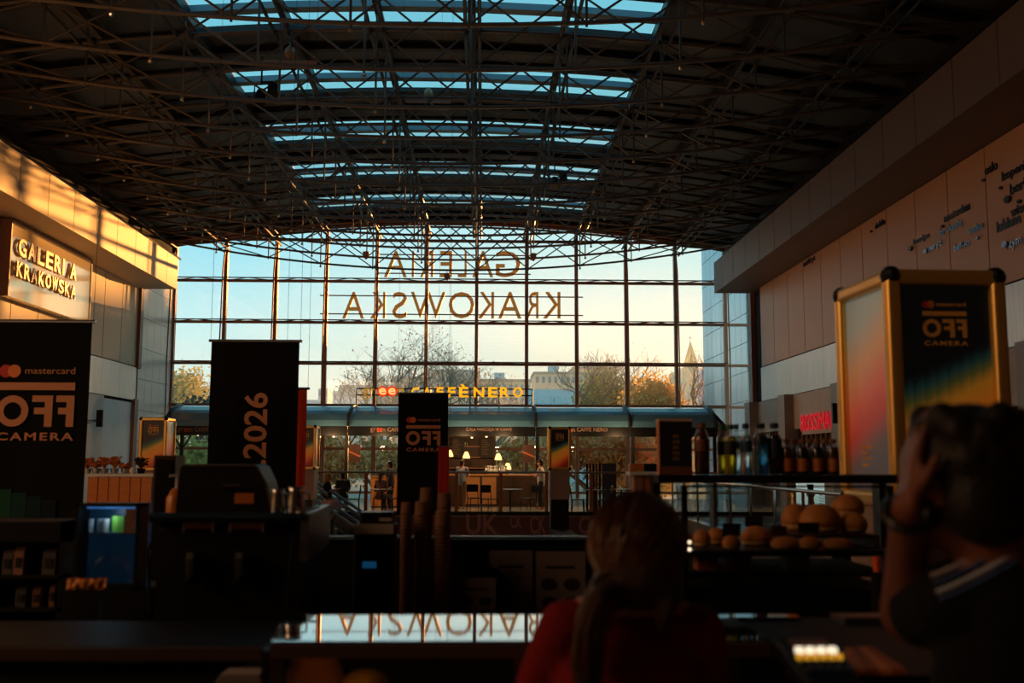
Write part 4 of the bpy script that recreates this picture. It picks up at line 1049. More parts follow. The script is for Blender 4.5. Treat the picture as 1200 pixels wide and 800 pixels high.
u0, u1, v0, v1 = wxz(275, 298, 578, 590, yb2); obj('orange_sticker', MB().box(u0-cx, u1-cx, -.004, 0, max(.005, v0-mach_top), v1-mach_top), mat('orange_sticker', (206, 112, 34), .6), t)
u0, u1, v0, v1 = wxz(262, 282, 569, 576, yb2); obj('handle', MB().tube([(u0-cx, 0, v0-mach_top), (u0-cx, -.015, v1-mach_top), (u1-cx, -.015, v1-mach_top), (u1-cx, 0, v0-mach_top)], .004, 6), brown_edge, t)
for px, pyt, wpx, lab in ((326, 572, 17, 'steel milk jug beside the slanted black box'), (347, 570, 21, 'wider steel milk jug at the right end of the machine')):
    y = YM+.2; a = P(px, pyt, y); h = a.z-mach_top; r = wpx/2*y/1200
    j = thing('milk_jug', lab, 'jug', (a.x, y, mach_top))
    obj('body', MB().lathe([(r*.95, 0), (r, .01), (r*.95, h*.5), (r*.8, h*.8), (r*.95, h), (r*.88, h), (r*.74, h*.8), (r*.85, .02)], n=18), chrome, j, smooth=True)
    obj('handle', MB().tube([(r*.8, 0, h*.8), (r*1.5, 0, h*.75), (r*1.5, 0, h*.3), (r*.95, 0, h*.2)], .004, 6), chrome, j)
a = P(360, 593, YM+.08)
j = thing('steel_scoop', 'small bright steel scoop at the corner of the machine tray', 'scoop', (a.x, YM+.06, mach_top))
obj('handle', MB().bar((-.03, 0, .012), (.03, .08, .03), .012, .008), chrome, j); obj('bowl', MB().lathe([(.012, 0), (.018, .012), (.016, .014)], (-.03, 0, 0), 10), chrome, j)
# syrup bottle with pump, dark carton
y = 4.28; a = P(207, 578, y)
t = thing('syrup_bottle', 'amber syrup bottle with a pump behind the coffee machine', 'bottle', (a.x, y, ZW)); h = P(207, 572, y).z-ZW; h2 = P(207, 557, y).z-ZW
obj('body', MB().lathe([(.04, 0), (.04, h-.04), (.018, h)], n=14), mat('amber_syrup', (190, 104, 34), .2), t, smooth=True); obj('pump', MB().tube([(0, 0, h), (0, 0, h2)], .006, 6).tube([(0, 0, h2), (-.03, -.01, h2-.003)], .006, 6), white_p, t)
y = 4.4; x0, x1_, z0, z1 = wxz(198, 224, 567, 600, y)
t = thing('cake_dome', 'dull domed lid beside the syrup bottle', 'dome', ((x0+x1_)/2+.03, y+.1, ZW)); r = (x1_-x0)/2
obj('stand', MB().lathe([(r*.9, 0), (r*.3, .02), (r*.3, z1-ZW-r), (r, z1-ZW-r+.01)], n=16), soft_blk, t); obj('lid', MB().lathe([(r, z1-ZW-r+.012), (r*.9, z1-ZW-r*.5), (r*.4, z1-ZW-.02), (.01, z1-ZW)], n=16), mat('dull_beige_lid', (130, 96, 76), .5), t, smooth=True)
y = 5.0; x0, x1_, z0, z1 = wxz(178, 206, 533.5, 600, y)
t = thing('speaker_box', 'tall dark brown box standing behind the coffee machine', 'box', ((x0+x1_)/2, y, 0)); w_ = x1_-x0
obj('housing', MB().box(-w_/2, w_/2, 0, .16, z1-.30, z1), wood_dark, t); obj('front_grille', MB().box(-w_/2+.012, w_/2-.012, -.006, 0, z1-.28, z1-.02), black_mat, t); obj('stand', MB().box(-w_/2, w_/2, 0, .16, 0, z1-.3), black_mat, t)

# --- chilled cabinet with blue light, shelf of coffee bags
YF = 4.0
x0, x1_, z0, z1 = wxz(84, 164, 590, 692, YF); cx = (x0+x1_)/2; w_ = x1_-x0; h = z1-z0
t = thing('chilled_cabinet', 'dark chilled cabinet glowing dim blue behind its glass', 'fridge', (cx, YF, 0))
obj('lit_back_panel', MB().box(-w_/2, w_/2, .11, .15, z0, z1), mat('cold_lit_panel', (20, 54, 78), .4, emit=(20, 66, 96), est=.1), t)
for s_ in (-1, 1): obj('side_panel', MB().box(s_*w_/2, s_*(w_/2-.012), 0, .11, z0, z1), soft_blk, t)
obj('top_panel', MB().box(-w_/2, w_/2, 0, .11, z1-.012, z1), soft_blk, t); obj('floor_panel', MB().box(-w_/2, w_/2, 0, .11, z0, z0+.012), soft_blk, t)
obj('base', MB().box(-w_/2-.03, w_/2+.03, .0, .34, 0, z0), soft_blk, t)
obj('glass_door', MB().box(-w_/2+.012, w_/2-.012, -.004, .002, z0+.012, z1-.012), case_glass, t)
obj('lamp_strip', MB().box(-w_/2+.03, w_/2-.03, .03, .04, z1-.02, z1-.013), mat('cold_lamp_strip', (120, 190, 255), .5, emit=(90, 160, 255), est=.3), t)
L_ = bpy.data.lights.new('cabinet_lamp', 'POINT'); L_.energy = .1; L_.color = (.55, .8, 1.0); L_.shadow_soft_size = .02
lo = bpy.data.objects.new('cabinet_lamp', L_); scene.collection.objects.link(lo); lo.location = (cx, YF+.035, z1-.04)
zs = z0+h*.66; obj('shelf', MB().box(-w_/2+.014, w_/2-.014, .02, .105, zs-.006, zs), mat('blue_grey_shelf', (60, 84, 110), .4), t)
obj('sticker', MB().box(w_/2-.05, w_/2-.012, -.007, -.004, z1-.11, z1-.02), mat('beige_sticker', (130, 96, 84), .7), t)
for q in range(7):
    x = cx-w_/2+.035+q*.03
    g = q in (3, 4)
    tag(obj('yoghurt_cup', MB().lathe([(.011, 0), (.013, .045), (.0135, .05)], n=8) if not g else MB().box(-.011, .011, -.01, .01, 0, .06), mat('green_carton', (150, 210, 80), .5) if g else white_p, None, (x, YF+.06+.02*(q % 2), zs)),
        '%s pot from the left on the upper shelf of the chilled cabinet' % ORD[q], 'pot', 'pots in the chilled cabinet')
d = thing('glass_dome', 'clear domed cover on the chilled cabinet floor', 'dome', (cx, YF+.06, z0+.012))
rr = w_*.42; obj('cover', MB().lathe([(rr, 0), (rr*.97, .05), (rr*.7, .1), (.01, .13)], n=20), case_glass, d, smooth=True); obj('rim', MB().tube([(rr*math.cos(k*.2618), rr*.3*math.sin(k*.2618), .004) for k in range(25)], .004, 5, False), dim_steel, d)
d.scale = (1, .28, 1)
x0, x1_, z0, z1 = wxz(80, 124, 677, 690, 3.7)
t = thing('snack_packet', 'crumpled orange packet below the chilled cabinet', 'packet', ((x0+x1_)/2, 3.68, 0))
ZW0 = ZW; ZW = 0
obj('stand', MB().box(-.05, .05, .0, .05, 0, z0-ZW), soft_blk, t)
m_ = MB(); nx, nz_ = 8, 3; w_ = x1_-x0; h = z1-z0
for i in range(nx+1):
    for j in range(nz_+1): m_.v.append((-w_/2+w_*i/nx, -.012*math.sin(math.pi*i/nx)*math.sin(math.pi*j/nz_)+.004*math.sin(i*2.3+j), z0-ZW+h*j/nz_))
nn = len(m_.v); m_.v += [(v[0], .03-v[1], v[2]) for v in m_.v]
for i in range(nx):
    for j in range(nz_): q = i*(nz_+1)+j; m_.f.append((q, q+1, q+nz_+2, q+nz_+1)); m_.f.append((nn+q, nn+q+nz_+1, nn+q+nz_+2, nn+q+1))
obj('packet', m_, mat('orange_foil', (196, 120, 44), .4, .2, .5, .3, 18), t); ZW = ZW0
YS = 4.2
x0, x1_, z0, z1 = wxz(-40, 76, 636, 716, YS); cx = (x0+x1_)/2; w_ = x1_-x0
t = thing('bag_shelf', 'dark open shelf of coffee bags at the left edge', 'shelf', (cx, YS, 0))
zsh = [P(0, 712, YS).z, P(0, 674, YS).z]
for z in zsh: obj('shelf_board', MB().box(-w_/2, w_/2, 0, .25, z-.015, z), soft_blk, t)
obj('top_board', MB().box(-w_/2, w_/2, 0, .25, P(0, 635, YS).z, P(0, 611, YS).z), soft_blk, t)
obj('back_board', MB().box(-w_/2, w_/2, .24, .26, 0, P(0, 611, YS).z), black_mat, t)
for s_ in (-1, 1): obj('upright', MB().box(s_*w_/2, s_*(w_/2-.02), 0, .25, 0, P(0, 611, YS).z), soft_blk, t)
for px0, px1, pyt, zb_, c, lab in ((2, 14, 644, zsh[1], (96, 84, 78), 'grey coffee bag at the left end of the upper shelf row'), (15.5, 26.5, 641, zsh[1], (170, 120, 100), 'pinkish coffee bag second on the upper shelf row'),
        (49, 64, 643, zsh[1], (84, 78, 76), 'grey coffee bag at the right of the upper shelf row'), (17, 29, 687, zsh[0], (70, 66, 66), 'dim grey coffee bag on the lower shelf row'),
        (37, 46, 688, zsh[0], (120, 76, 40), 'brown coffee bag on the lower shelf row'), (57, 63, 684, zsh[0], (140, 96, 60), 'slim tan coffee bag on the lower shelf row')):
    a, b = P(px0, pyt, YS+.02), P(px1, pyt, YS+.02); w2 = b.x-a.x; h = a.z-zb_
    bgm = mat('bag_%d_%d_%d' % c, c, .6)
    o = thing('coffee_bag', lab, 'bag', ((a.x+b.x)/2, YS+.03, zb_), 0, 'coffee bags on the dark shelf')
    obj('pouch', MB().prism([(0, 0), (.05, 0), (.045, h*.8), (.028, h), (.022, h), (.004, h*.8)], 'x', -w2/2, w2/2), bgm, o); obj('label', MB().box(-w2*.3, w2*.3, -.002, .004, h*.25, h*.62), ink, o)

# --- planter counter with dried plants by the left wall
YP = 14.0
x0, x1_, z0, z1 = wxz(101, 178, 555, 590, YP); cx = (x0+x1_)/2; w_ = x1_-x0
t = thing('planter_counter', 'oak fronted counter with a white top and dried plants under the left wall', 'counter', (cx, YP, 0))
obj('top', MB().box(-w_/2-.02, w_/2+.02, -.02, .6, z1-.04, z1), white_p, t)
for q in range(6): obj('front_board', MB().box(-w_/2+q*w_/6+.006, -w_/2+(q+1)*w_/6-.006, 0, .03, .02, z1-.045), mat('orange_oak', (214, 126, 54), .5), t)
obj('carcass', MB().box(-w_/2+.01, w_/2-.01, .03, .58, 0, z1-.045), wood_dark, t)
dry = mat('dried_orange_plant', (214, 124, 62), .8, 0, .2, .3, 9)
rp = random.Random(5)
for px, pyt, lab in ((103, 537, 'first dried orange plant from the left'), (113, 540, 'second dried orange plant, low and round'), (123, 536, 'third dried orange plant in the row'), (135, 535, 'tallest dried orange plant, right of the middle'), (147, 543, 'small dried plant beside the white globe'), (166, 537, 'dark bushy plant at the right end')):
    a = P(px, pyt, YP+.25); h = a.z-z1
    o = thing('dried_plant', lab+' on the planter counter', 'plant', (a.x, YP+.25, z1), 0, 'plants on the planter counter')
    dk = 'dark' in lab
    obj('pot', MB().lathe([(.045, 0), (.06, .07), (.05, .07)], n=10), chrome if not dk else soft_blk, o)
    m_ = MB()
    for q in range(60):
        an = rp.uniform(0, 6.28); r = rp.uniform(.02, .085); top = Vector((r*math.cos(an), r*math.sin(an), h*rp.uniform(.55, 1)))
        m_.tube([(0, 0, .06), top*.6+Vector((0,0,.03)), top], [.003, .003, .004], 3, False)
        u = Vector((rp.uniform(-1,1), rp.uniform(-1,1), rp.uniform(-1,1))).normalized()*.03; v = u.orthogonal().normalized()*.02
        m_.add([top-u, top+v, top+u, top-v], [(0,1,2,3)])
    f = obj('sprigs', m_, dry if not dk else mat('dark_foliage', (70, 56, 40), .8), o); f['kind'] = 'stuff'
a = P(155.5, 551, YP+.1)
tag(obj('white_globe', MB().lathe([(.03, 0), (.03, .01), (.012, .02), (.012, a.z-z1-.04)], n=10).ball((0,0,a.z-z1), .045, n=10, m=8), mat('globe_white', (236, 226, 214), .4), None, (a.x, YP+.1, z1), True), 'small white globe ornament on the planter counter', 'ornament')
def chair(x, y, rz, label, m_=soft_blk, group=None, high=False):
    sh = .74 if high else .45
    c = thing('bar_stool' if high else 'cafe_chair', label, 'stool' if high else 'chair', (x, y, 0), rz, group)
    obj('seat', MB().rbox(-.2, .2, -.2, .2, sh-.03, sh, .05, 3), m_, c)
    for sx in (-1, 1):
        for sy in (-1, 1): obj('leg', MB().tube([(sx*.17, sy*.17, sh-.03), (sx*.2, sy*.2, 0)], .014, 6), m_, c)
        obj('back_post', MB().tube([(sx*.18, .19, sh-.02), (sx*.18, .24, sh+.4)], .013, 6), m_, c)
    obj('backrest', MB().rbox(-.2, .2, .22, .245, sh+.18, sh+.42, .04, 3, 'y'), m_, c)
    return c
chair(P(104, 575, 12.6).x, 12.6, 2.8, 'dark cafe chair in front of the left end of the planter counter', group='chairs by the planter counter')
chair(P(153, 575, 12.6).x, 12.6, 3.3, 'dark cafe chair in front of the right end of the planter counter', group='chairs by the planter counter')

# --- furniture behind the far railing
def table(x, y, label, h=.74, r=.38):
    t = thing('pedestal_table', label, 'table', (x, y, 0), 0, 'pedestal tables behind the far railing')
    obj('table_top', MB().lathe([(r, h-.03), (r, h)], n=18), mat('table_top_dark', (96, 84, 78), .3), t); obj('column', MB().tube([(0, 0, .03), (0, 0, h-.03)], .03, 8), soft_blk, t)
    for k in range(4): obj('foot', MB().bar((0, 0, .035), (.3*math.cos(k*1.571+.5), .3*math.sin(k*1.571+.5), .02), .05, .03), soft_blk, t)
G = 'chairs behind the far railing'
for px, y, lab in ((697, 32.4, 'round pedestal table left of the dark folding screen'), (728, 33.0, 'round pedestal table in front of the dark folding screen'), (598, 32.8, 'pedestal table beside the oak post at the counter'), (384, 33.0, 'pedestal table at the left end of the railing'), (448, 32.6, 'pedestal table in front of the seated guests')): table(P(px, 570, y).x, y, lab)
for px, y, rz, lab, hi in ((677, 32.3, 1.4, 'dark chair left of the table by the tower', False), (709, 32.3, -1.5, 'dark chair between the two right tables', False), (742, 33.2, -1.4, 'dark chair right of the folding screen', False),
        (574, 32.6, .6, 'dark chair facing the counter table', False), (620, 33.2, -2.2, 'dark chair in front of the counter end', False), (556, 33.5, .3, 'dark chair by the middle black banner', False),
        (370, 33.3, 1.4, 'dark chair at the very left of the railing', False), (400, 33.2, 0, 'dark chair holding the guest in the black top', False), (414, 32.5, -1.5, 'empty dark chair turned to the left', False),
        (445, 33.3, 0, 'dark chair of the guest in pink', False), (463, 33.0, -1.0, 'dark chair beside the orange counter', False), (757, 32.6, 1.5, 'dark chair nearest the pale wooden column', False)):
    chair(P(px, 570, y).x, y, rz, lab, soft_blk, G, hi)
y = 34.0; x0, x1_, z0, z1 = wxz(687, 722, 543, 597, y)
t = thing('folding_screen', 'dark slatted folding screen standing behind the railing', 'screen', ((x0+x1_)/2, y, 0)); w_ = x1_-x0
for q in range(5): obj('slat', MB().box(-w_/2+q*.105, -w_/2+q*.105+.07, 0, .04, .05, z1), mat('red_brown_slat', (96, 44, 38), .6) if q % 2 else soft_blk, t)
obj('panel', MB().box(-w_/2+.53, w_/2, 0, .04, .1, z1), mat('slate_panel', (58, 60, 68), .6), t); obj('foot', MB().box(-w_/2, w_/2, -.15, .2, 0, .05), soft_blk, t)
y = 34.6; x0, x1_, z0, z1 = wxz(739, 771, 543, 597, y)
t = thing('storage_cupboard', 'half orange, half dark cupboard behind the right of the railing', 'cupboard', ((x0+x1_)/2, y, 0)); w_ = x1_-x0
obj('orange_door', MB().box(-w_/2, 0, 0, .03, .05, z1), mat('orange_oak', (214, 126, 54), .5), t); obj('dark_door', MB().box(.01, w_/2, 0, .03, .05, z1), soft_blk, t); obj('carcass', MB().box(-w_/2, w_/2, .03, .5, 0, z1), wood_dark, t)

# --- bottle shelf on the right
YB = 4.1
ZS = P(880, 556.5, YB).z
xa, xb = P(771, 560, YB).x, P(1052, 560, YB).x
t = thing('bottle_shelf', 'black shelf carrying bottles over the glass bun case', 'shelf', ((xa+xb)/2, YB, 0)); w_ = xb-xa; zb2 = P(880, 566, YB).z
obj('shelf_board', MB().box(-w_/2, w_/2, -.01, .22, zb2, ZS), black_sat, t)
obj('steel_lip', MB().box(P(986, 550, YB).x-t.location.x, w_/2, -.014, -.01, ZS-.006, ZS+.004), dim_steel, t)
for s_ in (-1, 1): obj('upright', MB().box(s_*w_/2, s_*(w_/2-.03), .12, .2, 0, zb2), black_sat, t)
obj('mid_upright', MB().box(.0+P(845, 600, YB).x-t.location.x, .012+P(845, 600, YB).x-t.location.x, .13, .2, 0, zb2), dim_steel, t)
x0, x1_, z0, z1 = wxz(744, 770, 553, 640, YB+.25)
c = thing('wooden_column', 'pale wooden column with a white cap left of the bottle shelf', 'column', ((x0+x1_)/2, YB+.25, 0)); w2 = x1_-x0
obj('left_face', MB().box(-w2/2, -w2*.12, 0, .1, 0, z1-.012), mat('pinkish_wood', (150, 104, 84), .6), c); obj('right_face', MB().box(-w2*.11, w2/2, .004, .1, 0, z1-.012), wood, c)
obj('cap', MB().box(-w2*.7, w2*.6, -.01, .11, z1-.012, z1), white_p, c)
# dark blue carton
x0, x1_, z0, z1 = wxz(773, 811, 491, 556, YB+.04); h = z1-ZS
t = thing('tea_carton', 'tall dark blue carton with gold lettering at the left end of the bottle shelf', 'carton', ((x0+x1_)/2, YB+.04, ZS)); w2 = x1_-x0
obj('carton', MB().box(-w2/2, w2/2, 0, .05, 0, h), mat('navy_carton', (22, 26, 44), .6), t)
obj('lid', MB().box(-w2/2-.002, w2/2+.002, -.002, .052, h-.008, h), mat('beige_lid', (220, 180, 146), .6), t)
obj('side_band', MB().box(-w2/2-.002, -w2/2+.003, -.003, .05, 0, h-.008), mat('orange_lit_side', (196, 116, 60), .6), t)  # orange strip stands in for warm light on the left side
obj('base_band', MB().box(-w2/2, w2/2, -.003, 0, 0, h*.15), mat('brown_kraft', (120, 70, 44), .6), t)
for q in range(5): obj('gold_print', MB().box(-.012, .012+.004*(q % 2), -.003, 0, h*(.26+.1*q), h*(.32+.1*q)), mat('dull_gold_print', (120, 88, 50), .6), t)
# bottles
cl = glass('clear_bottle_plastic', (236, 242, 244), 1.0)
def bottle(px0, px1, pyt, y, liq, capm, label, level=.8, lab_c=None, lab_z=(.3, .6), empty_m=None, group='bottles on the shelf', squat=False):
    a, b = P(px0, pyt, y), P(px1, pyt, y); h = a.z-ZS; r = (b.x-a.x)/2
    t = thing('drink_bottle', label, 'bottle', ((a.x+b.x)/2, y, ZS), 0, group)
    sh = .68 if not squat else .7
    obj('bottle_wall', MB().lathe([(r*.85, 0), (r, h*.03), (r, h*sh), (r*.86, h*(sh+.08)), (r*.5, h*.88), (r*.48, h*.92), (r*.44, h*.92), (r*.44, h*.87)], n=20), empty_m or cl, t, smooth=True)
    hl_ = min(level, sh)*h
    pf = [(r*.8, h*.012), (r*.95, h*.035), (r*.95, hl_)]
    if level > sh: pf += [(r*.74, h*(sh+.085))]
    if level > .8: pf += [(r*.38, h*.86)]
    obj('drink', MB().lathe(pf, n=20), liq, t, smooth=True)
    if lab_c: obj('label', MB().lathe([(r*1.01, h*lab_z[0]), (r*1.015, h*(lab_z[0]+.01)), (r*1.015, h*lab_z[1]), (r*1.01, h*lab_z[1]+.001)], n=20), lab_c, t, smooth=True)
    obj('cap', MB().lathe([(r*.56, h*.90), (r*.6, h*.91), (r*.6, h*.985), (r*.52, h)], n=16), capm, t)
    return t
brown_liq = mat('amber_tea', (86, 44, 20), .15, 0, .6); cola = mat('dark_cola', (22, 14, 14), .12, 0, .6)
yl_liq = mat('yellow_green_juice', (226, 196, 30), .12, 0, .5, trans=.75); wat = mat('water_blue', (206, 226, 236), .05, 0, .7, trans=.85); navy = mat('navy_plastic', (24, 34, 74), .4)
grn = mat('green_plastic', (34, 96, 60), .4); brc = mat('brown_plastic', (120, 72, 30), .5); navl = mat('navy_label', (20, 30, 60), .5); grl = mat('dark_green_label', (28, 34, 20), .6)
bottle(812.5, 831, 495.5, YB+.05, brown_liq, brc, 'amber tea bottle with a brown cap next to the navy carton', .85, mat('brown_label', (110, 62, 30), .6), (.45, .68))
bottle(839.5, 851, 498, YB+.12, yl_liq, grn, 'rear green capped bottle of yellow juice', .7, grl, (.4, .66))
bottle(848, 862.5, 497, YB+.05, yl_liq, grn, 'front green capped bottle of yellow juice', .7, grl, (.4, .66))
bottle(857.5, 868, 497, YB+.15, wat, navy, 'rear water bottle with a navy cap', .7, navl, (.5, .62))
bottle(866.5, 880.5, 496, YB+.06, wat, navy, 'front water bottle with a navy cap', .7, mat('teal_label', (30, 84, 110), .5), (.45, .65))
bottle(882.5, 899.5, 496, YB+.05, mat('blue_drink', (60, 130, 170), .08, 0, .7, trans=.8), soft_blk, 'black capped blue bottle glinting beside the water', .72, navl, (.6, .72))
bottle(898.5, 915.5, 495.5, YB+.06, cola, navy, 'dark cola bottle with a navy cap', .74, navl, (.3, .7))
org = mat('orange_fruit_label', (176, 92, 44), .6)
for q, (px, y) in enumerate(((922, .06), (930.5, .14), (940, .06), (949, .14), (957.5, .06), (967, .14), (975.5, .06))):
    bottle(px-7, px+7, 514.5, YB+y, cola if q % 3 else brown_liq, brc, '%s small brown capped juice bottle from the left at the right of the shelf' % ORD[q], .72, org if q % 2 == 0 else mat('dim_fruit_label', (90, 50, 36), .6), (.1, .45), group='small juice bottles on the shelf', squat=True)

# --- glass bun case
YK = 3.45; ZB = P(880, 642, YK+.12).z
xa, xb = P(800, 640, YK).x, P(1050, 640, YK).x; cx = (xa+xb)/2; w_ = xb-xa
t = thing('bun_case', 'glass bun case on the right with a dark shelf of rolls', 'display case', (cx, YK, 0))
zt_ = P(880, 571, YK).z
obj('bun_shelf', MB().box(-w_/2, w_/2, .02, .55, ZB-.02, ZB), black_sat, t)
z2 = P(880, 668, YK+.1).z; obj('lower_shelf', MB().box(-w_/2, w_/2, .02, .55, z2-.015, z2), black_mat, t)
obj('base', MB().box(-w_/2, w_/2, .02, .55, 0, P(880, 690, YK).z), black_mat, t)
obj('glass_front', MB().box(-w_/2, w_/2, 0, .008, P(880, 690, YK).z, zt_), case_glass, t)
for s_ in (-1, 1): obj('frame_post', MB().box(s_*w_/2, s_*(w_/2-.02), .0, .02, 0, zt_), black_sat, t)
obj('frame_top', MB().box(-w_/2, w_/2, 0, .012, zt_, zt_+.008), soft_blk, t)
for py in (635, 643.5): a = P(808, py, YK-.003); obj('pilot_lamp', MB().ball((a.x-cx, -.004, a.z), .006, n=8, m=6), mat('pilot_glow', (255, 230, 200), .5, emit=(255, 226, 190), est=1.5), t)
bunm = mat('baked_bun', (206, 128, 62), .5, 0, .35, .25, 9, .12, 60); bunb = mat('bun_underside', (226, 176, 110), .7)
def bun(px0, px1, py0, py1, y, label, flat=False, zbase=None, name='bun'):
    x0, x1_, z0, z1 = wxz(px0, px1, py0, py1, y); zbase = ZB if zbase is None else zbase
    if z0 < zbase: z0 = zbase
    r = (x1_-x0)/2; h = max(.03, z1-z0)
    b = thing(name, label, 'bread', ((x0+x1_)/2, y, z0), 0, 'rolls in the bun case')
    obj('crumb', MB().lathe([(r*.75, 0), (r*.94, h*.12), (r*.97, h*.25)], n=20, sy=.8), bunb, b, smooth=True)
    obj('crust', MB().lathe([(r*.97, h*.22), (r, h*.38), (r*.93, h*.6), (r*.72, h*.82), (r*.4, h*.96), (.004, h)], n=24, sy=.8), bunm, b, smooth=True)
    return b
def crate(px0, px1, pyt, y, d_, label):
    x0, x1_, z0, z1 = wxz(px0, px1, pyt, 650, y); c = thing('bread_board', label, 'stand', ((x0+x1_)/2, y, ZB)); w2 = x1_-x0
    obj('board', MB().box(-w2/2, w2/2, -d_/2, d_/2, z1-ZB-.012, z1-ZB), wood_dark, c)
    for s_ in (-1, 1): obj('leg', MB().box(s_*w2/2, s_*(w2/2-.015), -d_/2, d_/2, 0, z1-ZB-.012), wood_dark, c)
    return z1
zc1 = crate(915, 1012, 623, YK+.28, .3, 'dark raised board carrying the large buns')
bun(937, 985, 590, 624, YK+.22, 'large round bun in front on the raised board', zbase=zc1)
bun(984, 1016, 601, 623, YK+.22, 'flatter bun to the right of the large round bun', zbase=zc1)
bun(916, 948, 589.5, 622, YK+.37, 'bun half hidden behind the left of the large round bun', zbase=zc1)
bt = bun(975, 1012, 579, 604, YK+.35, 'top bun piled at the right behind the large round bun', zbase=zc1)
obj('under_bun', MB().lathe([(.05, 0), (.056, .02), (.05, bt.location.z-zc1)], (0, 0, zc1-bt.location.z), 18), bunm, bt, smooth=True)
for px0, px1, py0, y, lab in ((812, 833, 620, .2, 'small roll at the left end of the shelf'), (828, 851, 618, .3, 'second small roll from the left of the shelf'), (846, 868, 627, .12, 'low roll in front of the black price tag'),
        (868, 905, 616, .24, 'broad golden roll in the middle of the shelf'), (903, 938, 628, .09, 'flat roll before the red price tag'), (936, 962, 628, .06, 'flat roll under the raised board'), (790, 812, 622, .3, 'dark roll beside the frame post'), (962, 1000, 630, .06, 'flat roll at the right of the shelf front')):
    bun(px0, px1, py0, 642, YK+y, lab, name='bread_roll')
for px0, px1, py0, py1, y, c, lab in ((847, 868, 613, 628, .18, (16, 12, 12), 'black price tag left of the broad roll'), (873, 894, 604, 617, .38, (26, 14, 12), 'black price tag above the broad roll'), (904, 922, 616, 628, .16, (70, 16, 16), 'dark red price tag right of the broad roll'), (936, 960, 612, 625, .085, (18, 14, 12), 'black price tag below the large round bun')):
    x0, x1_, z0, z1 = wxz(px0, px1, py0, py1, YK+y); o = thing('price_tag', lab, 'price tag', ((x0+x1_)/2, YK+y, ZB), 0, 'price tags in the bun case')
    obj('plate', MB().box((x0-x1_)/2, (x1_-x0)/2, 0, .004, z0-ZB, z1-ZB), mat('tag_%d' % c[0], c, .5), o); obj('stem', MB().box(-.004, .004, .001, .003, 0, max(.003, z0-ZB)), dim_steel, o)
for px0, px1, py0, c, lab in ((818, 841, 653, (176, 90, 44), 'orange box on the left of the lower case shelf'), (858, 880, 652, (150, 74, 36), 'orange box in the middle of the lower case shelf'), (922, 948, 650, (120, 160, 186), 'pale blue folded paper on the lower case shelf')):
    x0, x1_, z0, z1 = wxz(px0, px1, py0, 668, YK+.1); o = thing('snack_box', lab, 'box', ((x0+x1_)/2, YK+.1, z2), 0, 'boxes on the lower case shelf')
    obj('box', MB().box((x0-x1_)/2, (x1_-x0)/2, 0, .08, 0, (z1-z2)*.8), mat('snack_%d' % c[0], c, .6), o); obj('lid', MB().box((x0-x1_)/2-.002, (x1_-x0)/2+.002, -.002, .082, (z1-z2)*.8, z1-z2), mat('snack_%d' % c[0], c, .6), o)

# --- things on the counter at lower right
a = PZ(962, 797, ZC)
t = thing('card_terminal', 'card terminal with glowing white and yellow keys on the counter', 'terminal', (a.x, a.y, ZC-.005))
Mt = Matrix.Rotation(math.radians(14), 4, 'X')
obj('housing', MB().rbox(-.05, .05, -.09, .1, .005, .04, .012, 3, 'y').xf(Mt), soft_blk, t); obj('foot', MB().box(-.045, .045, -.06, .06, 0, .012), soft_blk, t)
obj('display', MB().box(-.034, .034, .055, .09, .04, .044).xf(Mt), mat('pale_display', (150, 110, 96), .4), t)
kw = mat('white_key', (250, 240, 220), .4, emit=(255, 238, 206), est=.9); ky_ = mat('yellow_key', (250, 190, 40), .4, emit=(250, 180, 40), est=.45)
for q in range(4): obj('white_key', MB().rbox(-.036+q*.02, -.021+q*.02, .03, .046, .04, .048, .004, 2).xf(Mt), kw, t)
for q in range(6): obj('yellow_key', MB().rbox(-.042+q*.0145, -.032+q*.0145, .006, .018, .04, .047, .003, 2).xf(Mt), ky_, t)
for j in range(2):
    for q in range(5): obj('dark_key', MB().rbox(-.04+q*.017, -.028+q*.017, -.02-j*.025, -.006-j*.025, .04, .046, .003, 2).xf(Mt), dim_steel, t)
pA, pB, pC, pD = PZ(1000, 795, ZC), PZ(1062, 795, ZC), PZ(1022, 767, ZC), PZ(990, 769, ZC)
t = thing('wooden_tray', 'slatted orange wooden tray beside the card terminal', 'tray', (pA.x, pA.y, ZC-.005))
for q in range(4):
    u0, u1 = q/4+.01, (q+1)/4-.01
    n0, n1 = pA.lerp(pB, u0), pA.lerp(pB, u1); f0, f1 = pD.lerp(pC, u0), pD.lerp(pC, u1); L_ = t.location
    vs_ = [n0, n1, f1, f0]
    obj('slat', MB().add([(v.x-L_.x, v.y-L_.y, .012) for v in vs_]+[(v.x-L_.x, v.y-L_.y, .022) for v in vs_], [(3,2,1,0),(4,5,6,7),(0,1,5,4),(1,2,6,5),(2,3,7,6),(3,0,4,7)]), mat('orange_slat', (246, 150, 84), .5) if q % 2 == 0 else mat('dark_orange_slat', (190, 96, 50), .5), t)
for u in (.15, .85):
    n0, n1 = pA.lerp(pD, u), pB.lerp(pC, u); obj('crossbar', MB().bar((n0.x-pA.x, n0.y-pA.y, .006), (n1.x-pA.x, n1.y-pA.y, .006), .02, .012), wood_dark, t)
x0, x1_, z0, z1 = wxz(972, 1030, 718, 724, PZ(1000, 721, ZC).y)
t = thing('steel_tray', 'dull steel tray edge at the back of the counter by the raised arm', 'tray', ((x0+x1_)/2, PZ(1000, 724, ZC).y-.06, ZC-.005))
obj('tray', MB().box((x0-x1_)/2, (x1_-x0)/2, 0, .1, 0, .012), dim_steel, t); obj('rim', MB().box((x0-x1_)/2, (x1_-x0)/2, -.004, .0, .0, .016), dim_steel, t)
x0, x1_, z0, z1 = wxz(1022, 1033, 652, 668, 3.2)
